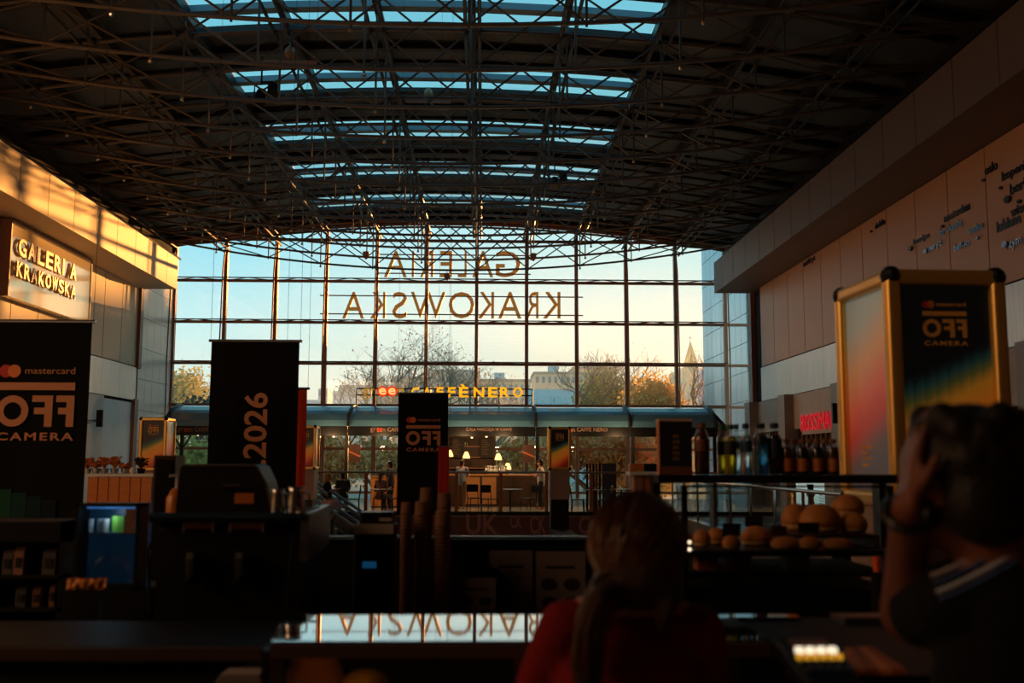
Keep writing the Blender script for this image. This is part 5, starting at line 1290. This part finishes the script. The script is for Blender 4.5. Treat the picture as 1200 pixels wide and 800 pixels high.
t = thing('orange_cup', 'small orange cup beside the raised arm', 'cup', ((x0+x1_)/2, 3.2, 0)); obj('cup', MB().lathe([(.011, z1-.045), (.014, z1)], n=12), mat('bright_orange', (226, 90, 34), .5), t); obj('stand', MB().lathe([(.02, 0), (.02, z1-.045)], n=10), black_mat, t)

# light box poster and red shop sign on the right
y = 19.0; x0, x1_, z0, z1 = wxz(934, 966, 566, 591, y)
t = thing('poster_stand', 'white lit poster with a dark figure beyond the side railing', 'poster', ((x0+x1_)/2, y, 0)); w2 = x1_-x0
obj('lit_sheet', MB().box(-w2/2, w2/2, 0, .03, z0, z1), mat('lit_white_sheet', (214, 232, 222), .5, emit=(206, 230, 220), est=.55), t)
fx = [(-.06, z0), (.07, z0), (.05, z0+.12), (.09, z0+.2), (.05, z0+.26), (.06, z1-.02), (-.07, z1-.02), (-.05, z0+.26), (-.09, z0+.2), (-.05, z0+.12)]
obj('printed_figure', MB().prism(fx, 'y', -.006, 0), ink, t)
for q in range(5): obj('printed_stripe', MB().bar((w2*.3, -.003, z0+.03+.05*q), (w2*.48, -.003, z0+.0+.05*q), .006, .012), ink, t)
for s_ in (-1, 1): obj('leg', MB().box(s_*w2*.4-.015, s_*w2*.4+.015, .03, .06, 0, z1), soft_blk, t)
rsm = mat('red_sign_letter', (200, 16, 30), .4, emit=(220, 12, 34), est=.34)
px_ = XR-.12
t = thing('shop_sign', 'red lit shop name over the shop entrance on the right wall', 'sign', (px_, PX(940, 493, px_).y, PX(960, 505, px_).z))
y0_, y1_ = PX(939, 495, px_), PX(981.5, 492, px_)
zlo = PX(960, 503, px_).z; zhi = PX(960, 483, px_).z
obj('backing', MB().box(.02, .08, y1_.y-t.location.y-.1, .1, zlo-t.location.z-.12, zhi-t.location.z+.1), lint, t)
for q, (c_, f0, f1) in enumerate((('R',0,.13), ('O',.14,.27), ('S',.28,.39), ('S',.40,.51), ('M',.525,.68), ('A',.69,.83), ('N',.845,1.0))):
    ya = y0_.y+(y1_.y-y0_.y)*f0; yb_ = y0_.y+(y1_.y-y0_.y)*f1
    text('letter', c_, rsm, t, (.02, ya-t.location.y, zlo-t.location.z), (0,-1,0), (0,0,1), ya-yb_, zhi-zlo, .05)
# wall screens on brackets
for x, px, py0, py1, dirn, lab in ((XL, 117, 480, 500, 1, 'dark wall screen on a bracket by the pale door'), (XR-.35, 979, 472, 496, -1, 'dark wall screen on a bracket beside the red shop sign')):
    a, b = PX(px, py1, x+dirn*.5), PX(px, py0, x+dirn*.5)
    t = thing('wall_screen', lab, 'screen', (x, a.y, a.z)); h = b.z-a.z
    obj('panel', MB().box(dirn*.38, dirn*.58, -.05, .05, 0, h), soft_blk, t); obj('arm', MB().bar((0, 0, h*.35), (dirn*.42, 0, h*.4), .05).bar((0, .1, h*.2), (dirn*.5, 0, h*.4), .03), dim_steel, t)
# roof equipment
def on_bottom(px, py): return P(px, py, 27)
for px, py, y, lab, big in ((306, 112, 25.2, 'black stage spotlight hanging under the left trusses', True), (650, 213, 34.2, 'black stage spotlight hanging under the right trusses', True)):
    a = P(px, py, y); t = thing('spotlight', lab, 'spotlight', a)
    obj('can', MB().tube([(0, .08, .12), (0, -.1, -.18)], [.13, .16], 12), black_sat, t); obj('yoke', MB().tube([(-.17, 0, 0), (-.17, 0, .3), (.17, 0, .3), (.17, 0, 0)], .02, 6), black_sat, t)
    obj('second_can', MB().tube([(.3, .05, .3), (.3, -.05, .05)], [.12, .14], 12), black_sat, t); obj('hanging_bar', MB().tube([(0, 0, .3), (0, 0, roof_z(a.x)-.4-a.z)], .025, 6), black_sat, t)
    obj('arm', MB().tube([(0, 0, .35), (.3, 0, .35)], .03, 6), black_sat, t)
for px, py, y, lab in ((340, 62, 23.6, 'round sensor on a white plate under the first skylight'), (502, 110, 28.4, 'round sensor on a white plate under the second skylight')):
    a = P(px, py, y); t = thing('roof_sensor', lab, 'sensor', a)
    obj('head', MB().ball((0, 0, 0), .13, .13, .17, 12, 8), mat('sensor_beige', (170, 126, 96), .4, .3), t); obj('plate', MB().box(-.65, .65, -.05, .05, -.26, -.2), mat('plate_beige', (150, 120, 106), .5), t)
    obj('stem', MB().tube([(0, 0, -.2), (0, 0, roof_z(a.x)-.4-a.z)], .03, 6), steel_grey, t)
for px, py, y in ((429, 298, 40.9), (524, 323, 43.15), (625, 300, 40.9)):
    a = P(px, py, y); t = thing('truss_camera', {429: 'small brown camera under the left of the last trusses', 524: 'small brown camera under the middle of the last trusses', 625: 'small brown camera under the right of the last trusses'}[px], 'camera', a)
    obj('housing', MB().box(-.12, .12, -.12, .12, -.1, .1).add([(-.12,-.12,-.1),(.12,-.12,-.1),(.12,.12,-.1),(-.12,.12,-.1),(0,0,-.22)], [(0,1,4),(1,2,4),(2,3,4),(3,0,4)]), mull, t); obj('stem', MB().tube([(0, 0, .1), (0, 0, max(bot_z(a.x)+.05-a.z, .15))], .018, 5), mull, t)

# --- golden mirror sign panel on the left wall
xs_ = -13.22
pA = PX(7, 377, xs_); pB = PX(104, 377, xs_)
zt1 = min(PX(10, 255, xs_).z, 8.36)
t = thing('mirror_sign', 'glossy golden sign panel with raised mall name on the left wall', 'sign', (xs_, pA.y, 6.15)); Ln = pB.y-pA.y
obj('panel', MB().box(-.3, 0, 0, Ln, 0, zt1-6.15), mat('mirror_gold_panel', (255, 236, 196), .08, .45, .6, .03), t)
for a0, a1 in (((0, 0), (0, zt1-6.15)), ((Ln, 0), (Ln, zt1-6.15))): obj('edge_trim', MB().box(-.3, .02, a0[0]-.03, a0[0]+.03, a0[1], a1[1]), mat('brown_post', (140, 96, 74), .5), t)
obj('edge_trim', MB().box(-.3, .02, 0, Ln, zt1-6.15-.03, zt1-6.15+.02), mat('brown_post', (140, 96, 74), .5), t)
lt = mat('gold_letter_face', (216, 176, 122), .25, .5)
for s_, px0, px1, f0, f1 in (('GALERIA', 21, 92, .56, .80), ('KRAKOWSKA', 20, 92, .28, .48)):
    y0_, y1_ = PX(px0, 320, xs_+.1).y, PX(px1, 320, xs_+.1).y
    H_ = zt1-6.15; wd = (y1_-y0_)
    n_ = len(s_)
    for q, c_ in enumerate(s_):
        ya = y0_-pA.y+wd*q/n_; text('letter', c_, lt, t, (.04, ya, H_*f0), (0,1,0), (0,0,1), wd/n_*(.8 if c_ != 'I' else .2), H_*(f1-f0), .05, bold=True)

# city names on the right wall
cin = mat('city_lettering', (34, 28, 30), .35, .4); cmet = mat('city_lettering_steel', (120, 134, 150), .25, .9)
xw = XR-.005
def city(s_, px0, px1, py, hpx, m_=cin, dotp=None, dr=3):
    a = PX(px0, py, xw); b = PX(px1, py, xw); hh = hpx/1200*a.y*1.5
    text('lettering', s_, m_, wr, (xw, a.y, a.z), (0,-1,0), (0,0,1), a.y-b.y, hh, .02, bold=True)
    if dotp:
        c = PX(dotp[0], dotp[1], xw); r = dr/1200*c.y
        obj('city_dot', MB().prism([(c.y+r*1.6*math.cos(k*.524), c.z+r*math.sin(k*.524)) for k in range(12)], 'x', xw-.05, xw), m_, wr)
city('oslo', 1155, 1170, 206, 8, cin, (1154, 211), 2); city('kopenhaga', 1175, 1222, 216, 10, cin, (1174, 220), 2); city('berlin', 1184.5, 1212, 229, 9, cin, (1182, 233.5), 4.5)
city('wiedeń', 1185, 1216, 255, 9, cin, (1196, 236), 2.5); city('lublana', 1169, 1198, 273, 9); city('rzym', 1180, 1199, 296, 8, cmet, (1179, 286), 4)
city('amsterdam', 1107, 1138, 261, 7, cin, (1106, 265), 1.8); city('bruksela', 1102, 1129, 277, 6, cmet); city('vaduz', 1136, 1154, 275, 6, cmet, (1147, 279), 2)
city('londyn', 1071, 1090, 289, 6, cin, (1068, 291), 3.2); city('paryż', 1089, 1105, 296, 6, cmet, (1086, 294), 3); city('berno', 1119, 1137, 295, 6, cmet, (1128, 285), 1.8)
city('dublin', 1026, 1038, 269, 5, cin, (1022, 271), 1.4); city('madryt', 942, 956, 315, 6, cin, (948, 305), 1.3)
# ================================================================== people
def capsule(mb, a, b, ra, rb, n=10):
    a, b = Vector(a), Vector(b); mb.ball(a, ra, n=n, m=6); mb.ball(b, rb, n=n, m=6)
    if (b-a).length > 1e-4: mb.tube([a, b], [ra, rb], n)
    return mb
def fuse(name, mb, m_, parent, voxel, smooth_it=4):
    """many overlapping limbs become one continuous skin"""
    me = mb.mesh(name); o = bpy.data.objects.new(name, me); scene.collection.objects.link(o)
    r = o.modifiers.new('r', 'REMESH'); r.mode = 'VOXEL'; r.voxel_size = voxel
    if smooth_it: s = o.modifiers.new('s', 'SMOOTH'); s.factor = .5; s.iterations = smooth_it
    dg = bpy.context.evaluated_depsgraph_get(); dg.update()
    m2 = bpy.data.meshes.new_from_object(o.evaluated_get(dg)); bpy.data.objects.remove(o); bpy.data.meshes.remove(me)
    m2.name = name; m2.materials.clear(); m2.materials.append(m_)
    m2.polygons.foreach_set('use_smooth', [True]*len(m2.polygons))
    return link(name, m2, None, parent)
def head(mb, c, s=1.0, rz=0.0, tilt=0.0, detail=True):
    """skull, jaw, nose, ears; faces +y before turning"""
    R = Matrix.Rotation(rz, 3, 'Z') @ Matrix.Rotation(tilt, 3, 'X'); c = Vector(c)
    def q(p): return c + R @ (Vector(p)*s)
    mb.ball(q((0, -.008, .02)), .076*s, .095*s, .095*s, 16, 10, R)
    mb.ball(q((0, .022, -.045)), .056*s, .065*s, .07*s, 14, 8, R)
    mb.ball(q((0, .098, -.02)), .014*s, .02*s, .024*s, 8, 6, R)
    mb.ball(q((0, .082, -.07)), .026*s, .014*s, .012*s, 8, 6, R)
    for sx in (-1, 1):
        mb.ball(q((sx*.078, -.01, -.012)), .012*s, .022*s, .034*s, 8, 6, R); mb.ball(q((sx*.032, .076, .012)), .016*s, .012*s, .01*s, 8, 6, R)
    return q
def hand(mb, wrist, d, palm_n, side, s=1.0, curl=.5):
    """palm, four unequal fingers, thumb; d = finger direction, palm_n = way the palm faces, side = way the thumb leaves"""
    w_ = Vector(wrist); d = Vector(d).normalized(); n_ = Vector(palm_n).normalized(); sd = Vector(side).normalized()
    k = w_+d*.085*s
    for u in (-.03, -.01, .01, .03): capsule(mb, w_+sd*u*s*.75, k+sd*u*s, .015*s, .0125*s, 8)
    for u, L_ in ((.031, .068), (.0105, .078), (-.0105, .072), (-.031, .055)):
        p = k+sd*u*s; a = (d*(1-curl*.35)+n_*curl*.45).normalized(); b = (d*(1-curl*.8)+n_*curl).normalized(); c = (d*(1-curl*1.1)+n_*curl*1.2).normalized()
        p1 = p+a*L_*.45*s; p2 = p1+b*L_*.32*s; p3 = p2+c*L_*.26*s
        capsule(mb, p, p1, .0095*s, .0088*s, 8); capsule(mb, p1, p2, .0088*s, .008*s, 8); capsule(mb, p2, p3, .008*s, .0068*s, 8)
    t0 = w_+d*.02*s+sd*.026*s; t1 = t0+(d*.6+sd*.75+n_*.2).normalized()*.042*s; t2 = t1+(d*.9+sd*.25+n_*.3).normalized()*.033*s
    capsule(mb, t0, t1, .013*s, .0105*s, 8); capsule(mb, t1, t2, .0105*s, .0085*s, 8)
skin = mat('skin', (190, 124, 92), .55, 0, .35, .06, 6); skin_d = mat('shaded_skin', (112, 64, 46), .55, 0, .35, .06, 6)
hair_br = mat('chestnut_hair', (58, 32, 18), .5, 0, .4, .5, 16, .5, 60, stretch=(10,10,.7)); hair_bl = mat('black_hair', (20, 15, 13), .55, 0, .3, .3, 30, .25, 120)
blond = mat('blond_hair', (176, 130, 74), .55, 0, .4, .2, 20)

# --- girl in the red top, seen from behind
YG = 1.95
hc = P(745, 648, YG); 
g = thing('person', 'person with chestnut ponytail and red top standing at the counter seen from behind', 'person', (hc.x, YG, 0))
def gl(px, py, y): return P(px, py, y)-g.location
H0 = gl(745, 646, YG+.01)
neck = gl(742, 706, YG+.0); shL, shR = gl(662, 735, YG-.01), gl(818, 740, YG-.01)
mb = MB(); hq = head(mb, H0, .93, math.radians(12), math.radians(-6))
capsule(mb, H0+Vector((0,-.005,-.05)), neck+Vector((0,0,-.03)), .046, .05)
pel = Vector((.0, .0, .80)); chest = Vector((neck.x, 0, neck.z-.20))
capsule(mb, chest, pel, .105, .115); mb.ball(chest+Vector((0,0,.05)), .135, .09, .13, 14, 8); mb.ball(pel, .15, .11, .11, 14, 8)
arms = []
for sgn, s_ in ((-1, shL), (1, shR)):
    el = s_+Vector((sgn*.05, .15, -.16)); wr_ = el+Vector((-sgn*.06, .2, .08)); arms.append((s_, el, wr_, sgn))
    capsule(mb, neck+Vector((sgn*.03,0,-.02)), s_, .05, .045); capsule(mb, s_, el, .042, .034); capsule(mb, el, wr_, .033, .024)
    hand(mb, wr_, (0, 1, .02), (0, 0, -1), (-sgn, 0, 0), .92, .35)
    hip = pel+Vector((sgn*.08, 0, -.03)); kn = Vector((sgn*.09, .02, .43)); an = Vector((sgn*.09, -.01, .07))
    capsule(mb, hip, kn, .078, .05); capsule(mb, kn, an, .05, .032); capsule(mb, an+Vector((0,-.02,-.03)), an+Vector((0,.15,-.045)), .032, .024)
fuse('body', mb, skin, g, .007, 5)
red_top = mat('red_jersey', (118, 24, 24), .9, 0, .15, .12, 5, .15, 60)
mb = MB(); mb.ball(chest+Vector((0,0,.05)), .148, .104, .145, 16, 10); capsule(mb, chest, pel+Vector((0,0,.04)), .122, .135); mb.ball(pel+Vector((0,0,.03)), .162, .122, .1, 14, 8)
for s_, el, wr_, sgn in arms:
    capsule(mb, neck+Vector((sgn*.02,0,-.035)), s_, .052, .052); capsule(mb, s_, s_.lerp(el, .8), .052, .05)
fuse('top', mb, red_top, g, .01, 6)
mb = MB()
for sgn in (-1, 1):
    hip = pel+Vector((sgn*.08, 0, -.03)); kn = Vector((sgn*.09, .02, .43)); an = Vector((sgn*.09, -.01, .12)); capsule(mb, hip, kn, .088, .06); capsule(mb, kn, an, .06, .05)
mb.ball(pel+Vector((0,0,-.04)), .15, .115, .09, 12, 8); fuse('trousers', mb, mat('dark_denim', (24, 26, 36), .85), g, .012, 4)
mb = MB(); R_ = Matrix.Rotation(math.radians(12), 3, 'Z')
mb.ball(H0+Vector((0,-.018,.018)), .089, .1, .094, 18, 12, R_); mb.ball(H0+Vector((0,-.04,-.03)), .078, .07, .075, 14, 10, R_)
for sgn in (-1, 1): mb.ball(H0+Vector((sgn*.05,-.02,-.05)), .035, .06, .05, 10, 8)
tail = [H0+Vector((-.05,-.075,-.06)), gl(699, 706, YG-.11), gl(690, 738, YG-.125), gl(687, 775, YG-.13), gl(688, 815, YG-.13), gl(690, 850, YG-.12)]
for i, (r0, r1) in enumerate(((.028, .026), (.026, .028), (.028, .028), (.028, .024), (.024, .01))): capsule(mb, tail[i], tail[i+1], r0, r1)
capsule(mb, tail[0]+Vector((-.02,.02,0)), gl(684, 722, YG-.09), .026, .016); capsule(mb, gl(684, 722, YG-.09), gl(676, 770, YG-.1), .016, .01)
capsule(mb, H0+Vector((.05,-.06,-.07)), gl(775, 735, YG-.1), .028, .01)
fuse('ponytail_hair', mb, hair_br, g, .006, 3)
obj('hair_band', MB().tube([tail[0].lerp(tail[1], .12)+Vector((.036*math.cos(k*.52), -.004, .03*math.sin(k*.52))) for k in range(13)], .006, 6), mat('dark_hair_band', (30, 16, 14), .8), g)

sm = MB(); rh = random.Random(4); R_ = Matrix.Rotation(math.radians(12), 3, 'Z'); end = tail[0].lerp(tail[1], .1)
for k in range(230):
    a0 = rh.uniform(-2.6, 2.6); e0 = rh.uniform(-.25, 1.35)
    p = Vector((math.sin(a0)*math.cos(e0), math.cos(a0)*math.cos(e0), math.sin(e0)))
    q = (R_.inverted() @ (end-(H0+Vector((0,-.018,.018))))); q = Vector((q.x/.089, q.y/.1, q.z/.094)).normalized()
    pts = []
    for i in range(8):
        d = p.lerp(q, i/7).normalized(); d = Vector((d.x*.0905, d.y*.1015, d.z*.0955)); pts.append(H0+Vector((0,-.018,.018))+R_ @ d)
    sm.tube(pts, [.0012, .0022, .0026, .0028, .0028, .0026, .0024, .002], 4)
for k in range(90):
    o_ = Vector((rh.gauss(0, .011), rh.gauss(-.012, .006), 0)); sm.tube([tail[i]+o_*(1.1 if i else .6)+Vector((rh.gauss(0,.003), 0, 0)) for i in range(5)], [.002, .003, .003, .003, .0015], 4)
st_ = obj('hair_strands', sm, mat('chestnut_strand', (84, 48, 26), .45, 0, .5, .3, 20), g); st_['kind'] = 'stuff'

# --- man with a hand raised to his head
YA = 1.68
hc = P(1135, 566, YA)
m = thing('person', 'person in a dark striped shirt holding a hand with a watch to the head', 'person', (hc.x, YA, 0))
def ml(px, py, y): return P(px, py, y)-m.location
H0 = ml(1132, 563, YA)
neck = ml(1172, 650, YA-.01); sL, sR = ml(1118, 706, YA+.02), ml(1345, 720, YA-.02)
el = ml(1060, 722, YA+.20); wrp = ml(1066, 594, YA-.02)
mb = MB(); head(mb, H0, 1.06, math.radians(25), math.radians(-4)); capsule(mb, H0+Vector((.015,-.01,-.06)), neck+Vector((.02,0,-.05)), .062, .068)
pel = Vector((.12, -.02, .92)); chest = Vector((.115, 0, neck.z-.22))
mb.ball(chest, .175, .115, .17, 14, 10); capsule(mb, chest, pel, .14, .14); mb.ball(pel, .17, .125, .12, 14, 8)
elR = sR+Vector((.06, .05, -.29)); wrR = elR+Vector((-.08, .22, .04))
capsule(mb, neck+Vector((-.02,0,-.04)), sL, .06, .058); capsule(mb, neck+Vector((.06,0,-.04)), sR, .065, .06)
capsule(mb, sL, el, .056, .044); capsule(mb, el, wrp, .045, .029); capsule(mb, sR, elR, .056, .044); capsule(mb, elR, wrR, .042, .028)
hand(mb, wrp, (.12, .02, 1), (1, .1, 0), (-.1, -1, .1), 1.02, .3); hand(mb, wrR, (0, 1, 0), (0, 0, -1), (-1, 0, 0), 1.0, .4)
for sgn in (-1, 1):
    hip = pel+Vector((sgn*.09, 0, -.04)); kn = Vector((.12+sgn*.1, .02, .5)); an = Vector((.12+sgn*.1, -.02, .09))
    capsule(mb, hip, kn, .092, .06); capsule(mb, kn, an, .06, .04); capsule(mb, an+Vector((0,-.03,-.04)), an+Vector((0,.18,-.055)), .04, .03)
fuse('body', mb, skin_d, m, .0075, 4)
shirt = mat('dark_jersey', (12, 13, 18), .85, 0, .15, .1, 6, .1, 80)
mb = MB(); mb.ball(chest, .19, .13, .185, 16, 10); capsule(mb, chest, pel, .155, .155); mb.ball(pel+Vector((0,0,.02)), .182, .138, .1, 12, 8)
capsule(mb, neck+Vector((0,0,-.03)), neck+Vector((.02,0,-.09)), .072, .1); capsule(mb, neck+Vector((0,0,-.045)), sL, .07, .07); capsule(mb, neck+Vector((.07,0,-.05)), sR, .07, .07); capsule(mb, sL, sL.lerp(el, .55), .07, .066); capsule(mb, sR, sR.lerp(elR, .65), .07, .066)
fuse('shirt', mb, shirt, m, .01, 5)
mb = MB()
for sgn in (-1, 1):
    hip = pel+Vector((sgn*.09, 0, -.04)); kn = Vector((.12+sgn*.1, .02, .5)); an = Vector((.12+sgn*.1, -.02, .13)); capsule(mb, hip, kn, .104, .074); capsule(mb, kn, an, .074, .06)
mb.ball(pel+Vector((0,0,-.05)), .172, .13, .09, 12, 8); fuse('trousers', mb, black_mat, m, .014, 4)
mb = MB(); R_ = Matrix.Rotation(math.radians(25), 3, 'Z')
mb.ball(H0+Vector((0,-.012,.03)), .094, .108, .098, 18, 12, R_); mb.ball(H0+Vector((.01,-.05,-.03)), .082, .068, .075, 14, 10, R_)
for k in range(26):
    an = k*2.4; zz = .06+.04*math.sin(k*1.7); mb.ball(H0+Vector((.07*math.cos(an), -.02+.075*math.sin(an), zz)), .028, n=8, m=6)
fuse('short_hair', mb, hair_bl, m, .008, 3)
# watch on the wrist
wt_ = thing('watch', 'dark wrist watch on the raised wrist', 'watch', m.location + wrp.lerp(el, .05)); ax = (wrp-el).normalized(); u_ = ax.cross(Vector((0,1,0))).normalized(); v_ = ax.cross(u_)
obj('strap', MB().tube([u_*.036*math.cos(k*.3927)+v_*.036*math.sin(k*.3927) for k in range(17)], .009, 8, False), black_sat, wt_)
fd = (Vector((.55, -.85, 0))).normalized()
obj('case', MB().tube([fd*.034, fd*.047], .021, 16), soft_blk, wt_); obj('dial', MB().tube([fd*.047, fd*.0475], .016, 16), mat('olive_dial', (58, 56, 30), .3), wt_)
# shoulder stripes lie on the shirt
import mathutils
shirt_o = [c for c in m.children if c.name.startswith('shirt')][0]
bvh = mathutils.bvhtree.BVHTree.FromPolygons([v.co.copy() for v in shirt_o.data.vertices], [tuple(p.vertices) for p in shirt_o.data.polygons])
for q, (off, c_) in enumerate(((0, (150, 140, 150)), (9, (34, 60, 110)), (18, (160, 170, 190)), (27, (34, 60, 110)))):
    pts = []
    for px, py in ((1092, 676), (1112, 668), (1135, 657), (1158, 645), (1180, 632), (1202, 618), (1225, 606)):
        d = ray(px+off*.35, py+off); hit = bvh.ray_cast(CAM_C-m.location, d.normalized())
        if hit[0] is not None: pts.append(hit[0]+hit[1]*.002)
    if len(pts) > 1: obj('shoulder_stripe', MB().tube(pts, .0045, 6), mat('stripe_%d' % c_[0], c_, .8), m)

# --- people further off
def figure(px, y, z0, label, shirt_c, leg_c, hair_m, pose='stand', rz=0.0, h=1.7, sk=skin):
    x = P(px, 560, y).x; s = h/1.7
    o = thing('person', label, 'person', (x, y, z0), rz)
    sit = pose == 'sit'
    hz = .50 if sit else .92
    body, top, legs, hr = MB(), MB(), MB(), MB()
    pel = Vector((0, 0, hz))*s; ch = pel+Vector((0, .02, .33))*s; nk = ch+Vector((0, .01, .17))*s; hd = nk+Vector((0, .015, .15))*s
    head(body, hd, s, 0, 0); capsule(body, hd-Vector((0,.01,.05))*s, nk, .05*s, .055*s)
    body.ball(ch, .16*s, .1*s, .17*s); capsule(body, ch, pel, .12*s, .13*s); top.ball(ch, .175*s, .118*s, .18*s); capsule(top, ch, pel, .14*s, .15*s)
    for sg in (-1, 1):
        sh = nk+Vector((sg*.17, 0, -.05))*s
        if pose == 'drink' and sg > 0: e = sh+Vector((.05, .12, -.24))*s; w_ = e+Vector((-.12, .12, .2))*s
        elif pose == 'rail' and sg > 0: e = sh+Vector((.16, .05, -.2))*s; w_ = e+Vector((.18, .06, .02))*s
        elif sit or pose in ('drink', 'rail', 'lean'): e = sh+Vector((sg*.04, .08, -.26))*s; w_ = e+Vector((-sg*.06, .22, .06))*s
        else: e = sh+Vector((sg*.06, -.01, -.28))*s; w_ = e+Vector((sg*.0, .07, -.24))*s
        capsule(body, nk+Vector((0,0,-.03))*s, sh, .055*s, .055*s); capsule(body, sh, e, .048*s, .038*s); capsule(body, e, w_, .037*s, .027*s); hand(body, w_, (w_-e), (-sg, .2, 0), (0, 1, .2), s, .4)
        capsule(top, nk+Vector((sg*.03,0,-.05))*s, sh, .058*s, .064*s); capsule(top, sh, sh.lerp(e, .7), .062*s, .056*s)
        hip = pel+Vector((sg*.09, 0, -.03))*s
        if sit: kn = hip+Vector((sg*.02, .42, .0))*s; an = Vector((kn.x, kn.y-.02, .08*s))
        else: kn = Vector((sg*.1*s, .03*s, .5*s)); an = Vector((sg*.1*s, -.02*s, .08*s))
        for b_, ra, rb, rc in ((body, .085, .055, .038), (legs, .098, .068, .056)):
            capsule(b_, hip, kn, ra*s, rb*s); capsule(b_, kn, an+Vector((0,0,.03))*s if b_ is legs else an, rb*s, rc*s)
        capsule(body, an+Vector((0,-.03,-.03))*s, an+Vector((0,.17,-.045))*s, .04*s, .03*s)
    hr.ball(hd+Vector((0,-.012,.03))*s, .086*s, .104*s, .096*s); hr.ball(hd+Vector((0,-.05,-.04))*s, .07*s, .06*s, .08*s)
    if 'long hair' in label: capsule(hr, hd+Vector((0,-.06,-.03))*s, hd+Vector((0,-.09,-.28))*s, .07*s, .05*s)
    fuse('body', body, sk, o, .016, 2); fuse('top', top, mat('cloth_%d_%d_%d' % shirt_c, shirt_c, .85), o, .022, 2); fuse('trousers', legs, mat('cloth_%d_%d_%d' % leg_c, leg_c, .85), o, .022, 2); fuse('hair', hr, hair_m, o, .016, 2)
    return o
figure(402, 33.6, 0, 'person in a black top sitting with the back to the railing', (16, 16, 22), (20, 20, 26), hair_bl, 'sit', .1)
figure(446, 33.5, 0, 'person in a dusty pink top with long hair behind the railing', (150, 100, 96), (40, 40, 60), hair_br, 'sit', -.5)
figure(458, 34.2, 0, 'person in a grey top beyond the one in pink', (84, 84, 96), (30, 30, 40), hair_bl, 'stand', 1.2, 1.62)
figure(472.5, 37.2, 0, 'person behind the orange wooden counter in a dark apron', (30, 24, 24), (20, 20, 24), hair_bl, 'lean', 3.0, 1.68)
figure(541, 35.4, 0, 'person in a pale blue shirt ordering at the cafe counter', (130, 136, 150), (120, 84, 50), hair_bl, 'lean', -.4, 1.7)
figure(634.5, 35.0, 0, 'person in a white top with a dark bag beside the kiosk post', (206, 196, 186), (20, 20, 26), hair_bl, 'lean', 1.3, 1.7)
figure(997, 13.0, 0, 'dark silhouette of a person sitting right of the small juice bottles', (16, 14, 16), (16, 14, 16), hair_bl, 'sit', 2.6, 1.72)
def stepz(x_world): return ez(x_world-es.location.x)
xx = P(383, 560, 27.6).x
figure(383, 28.8, round(ez(P(383, 560, 28.8).x-es.location.x), 3), 'person with long hair in a dark coat riding down the escalator', (20, 16, 16), (18, 16, 18), blond, 'lean', -1.3, 1.52)
figure(387, 27.1, round(ez(P(387, 590, 27.1).x-es2.location.x)+es2.location.z, 3), 'person in a pink sleeveless top riding the nearer escalator, one arm out', (240, 186, 166), (60, 60, 80), hair_br, 'rail', .2, 1.42)
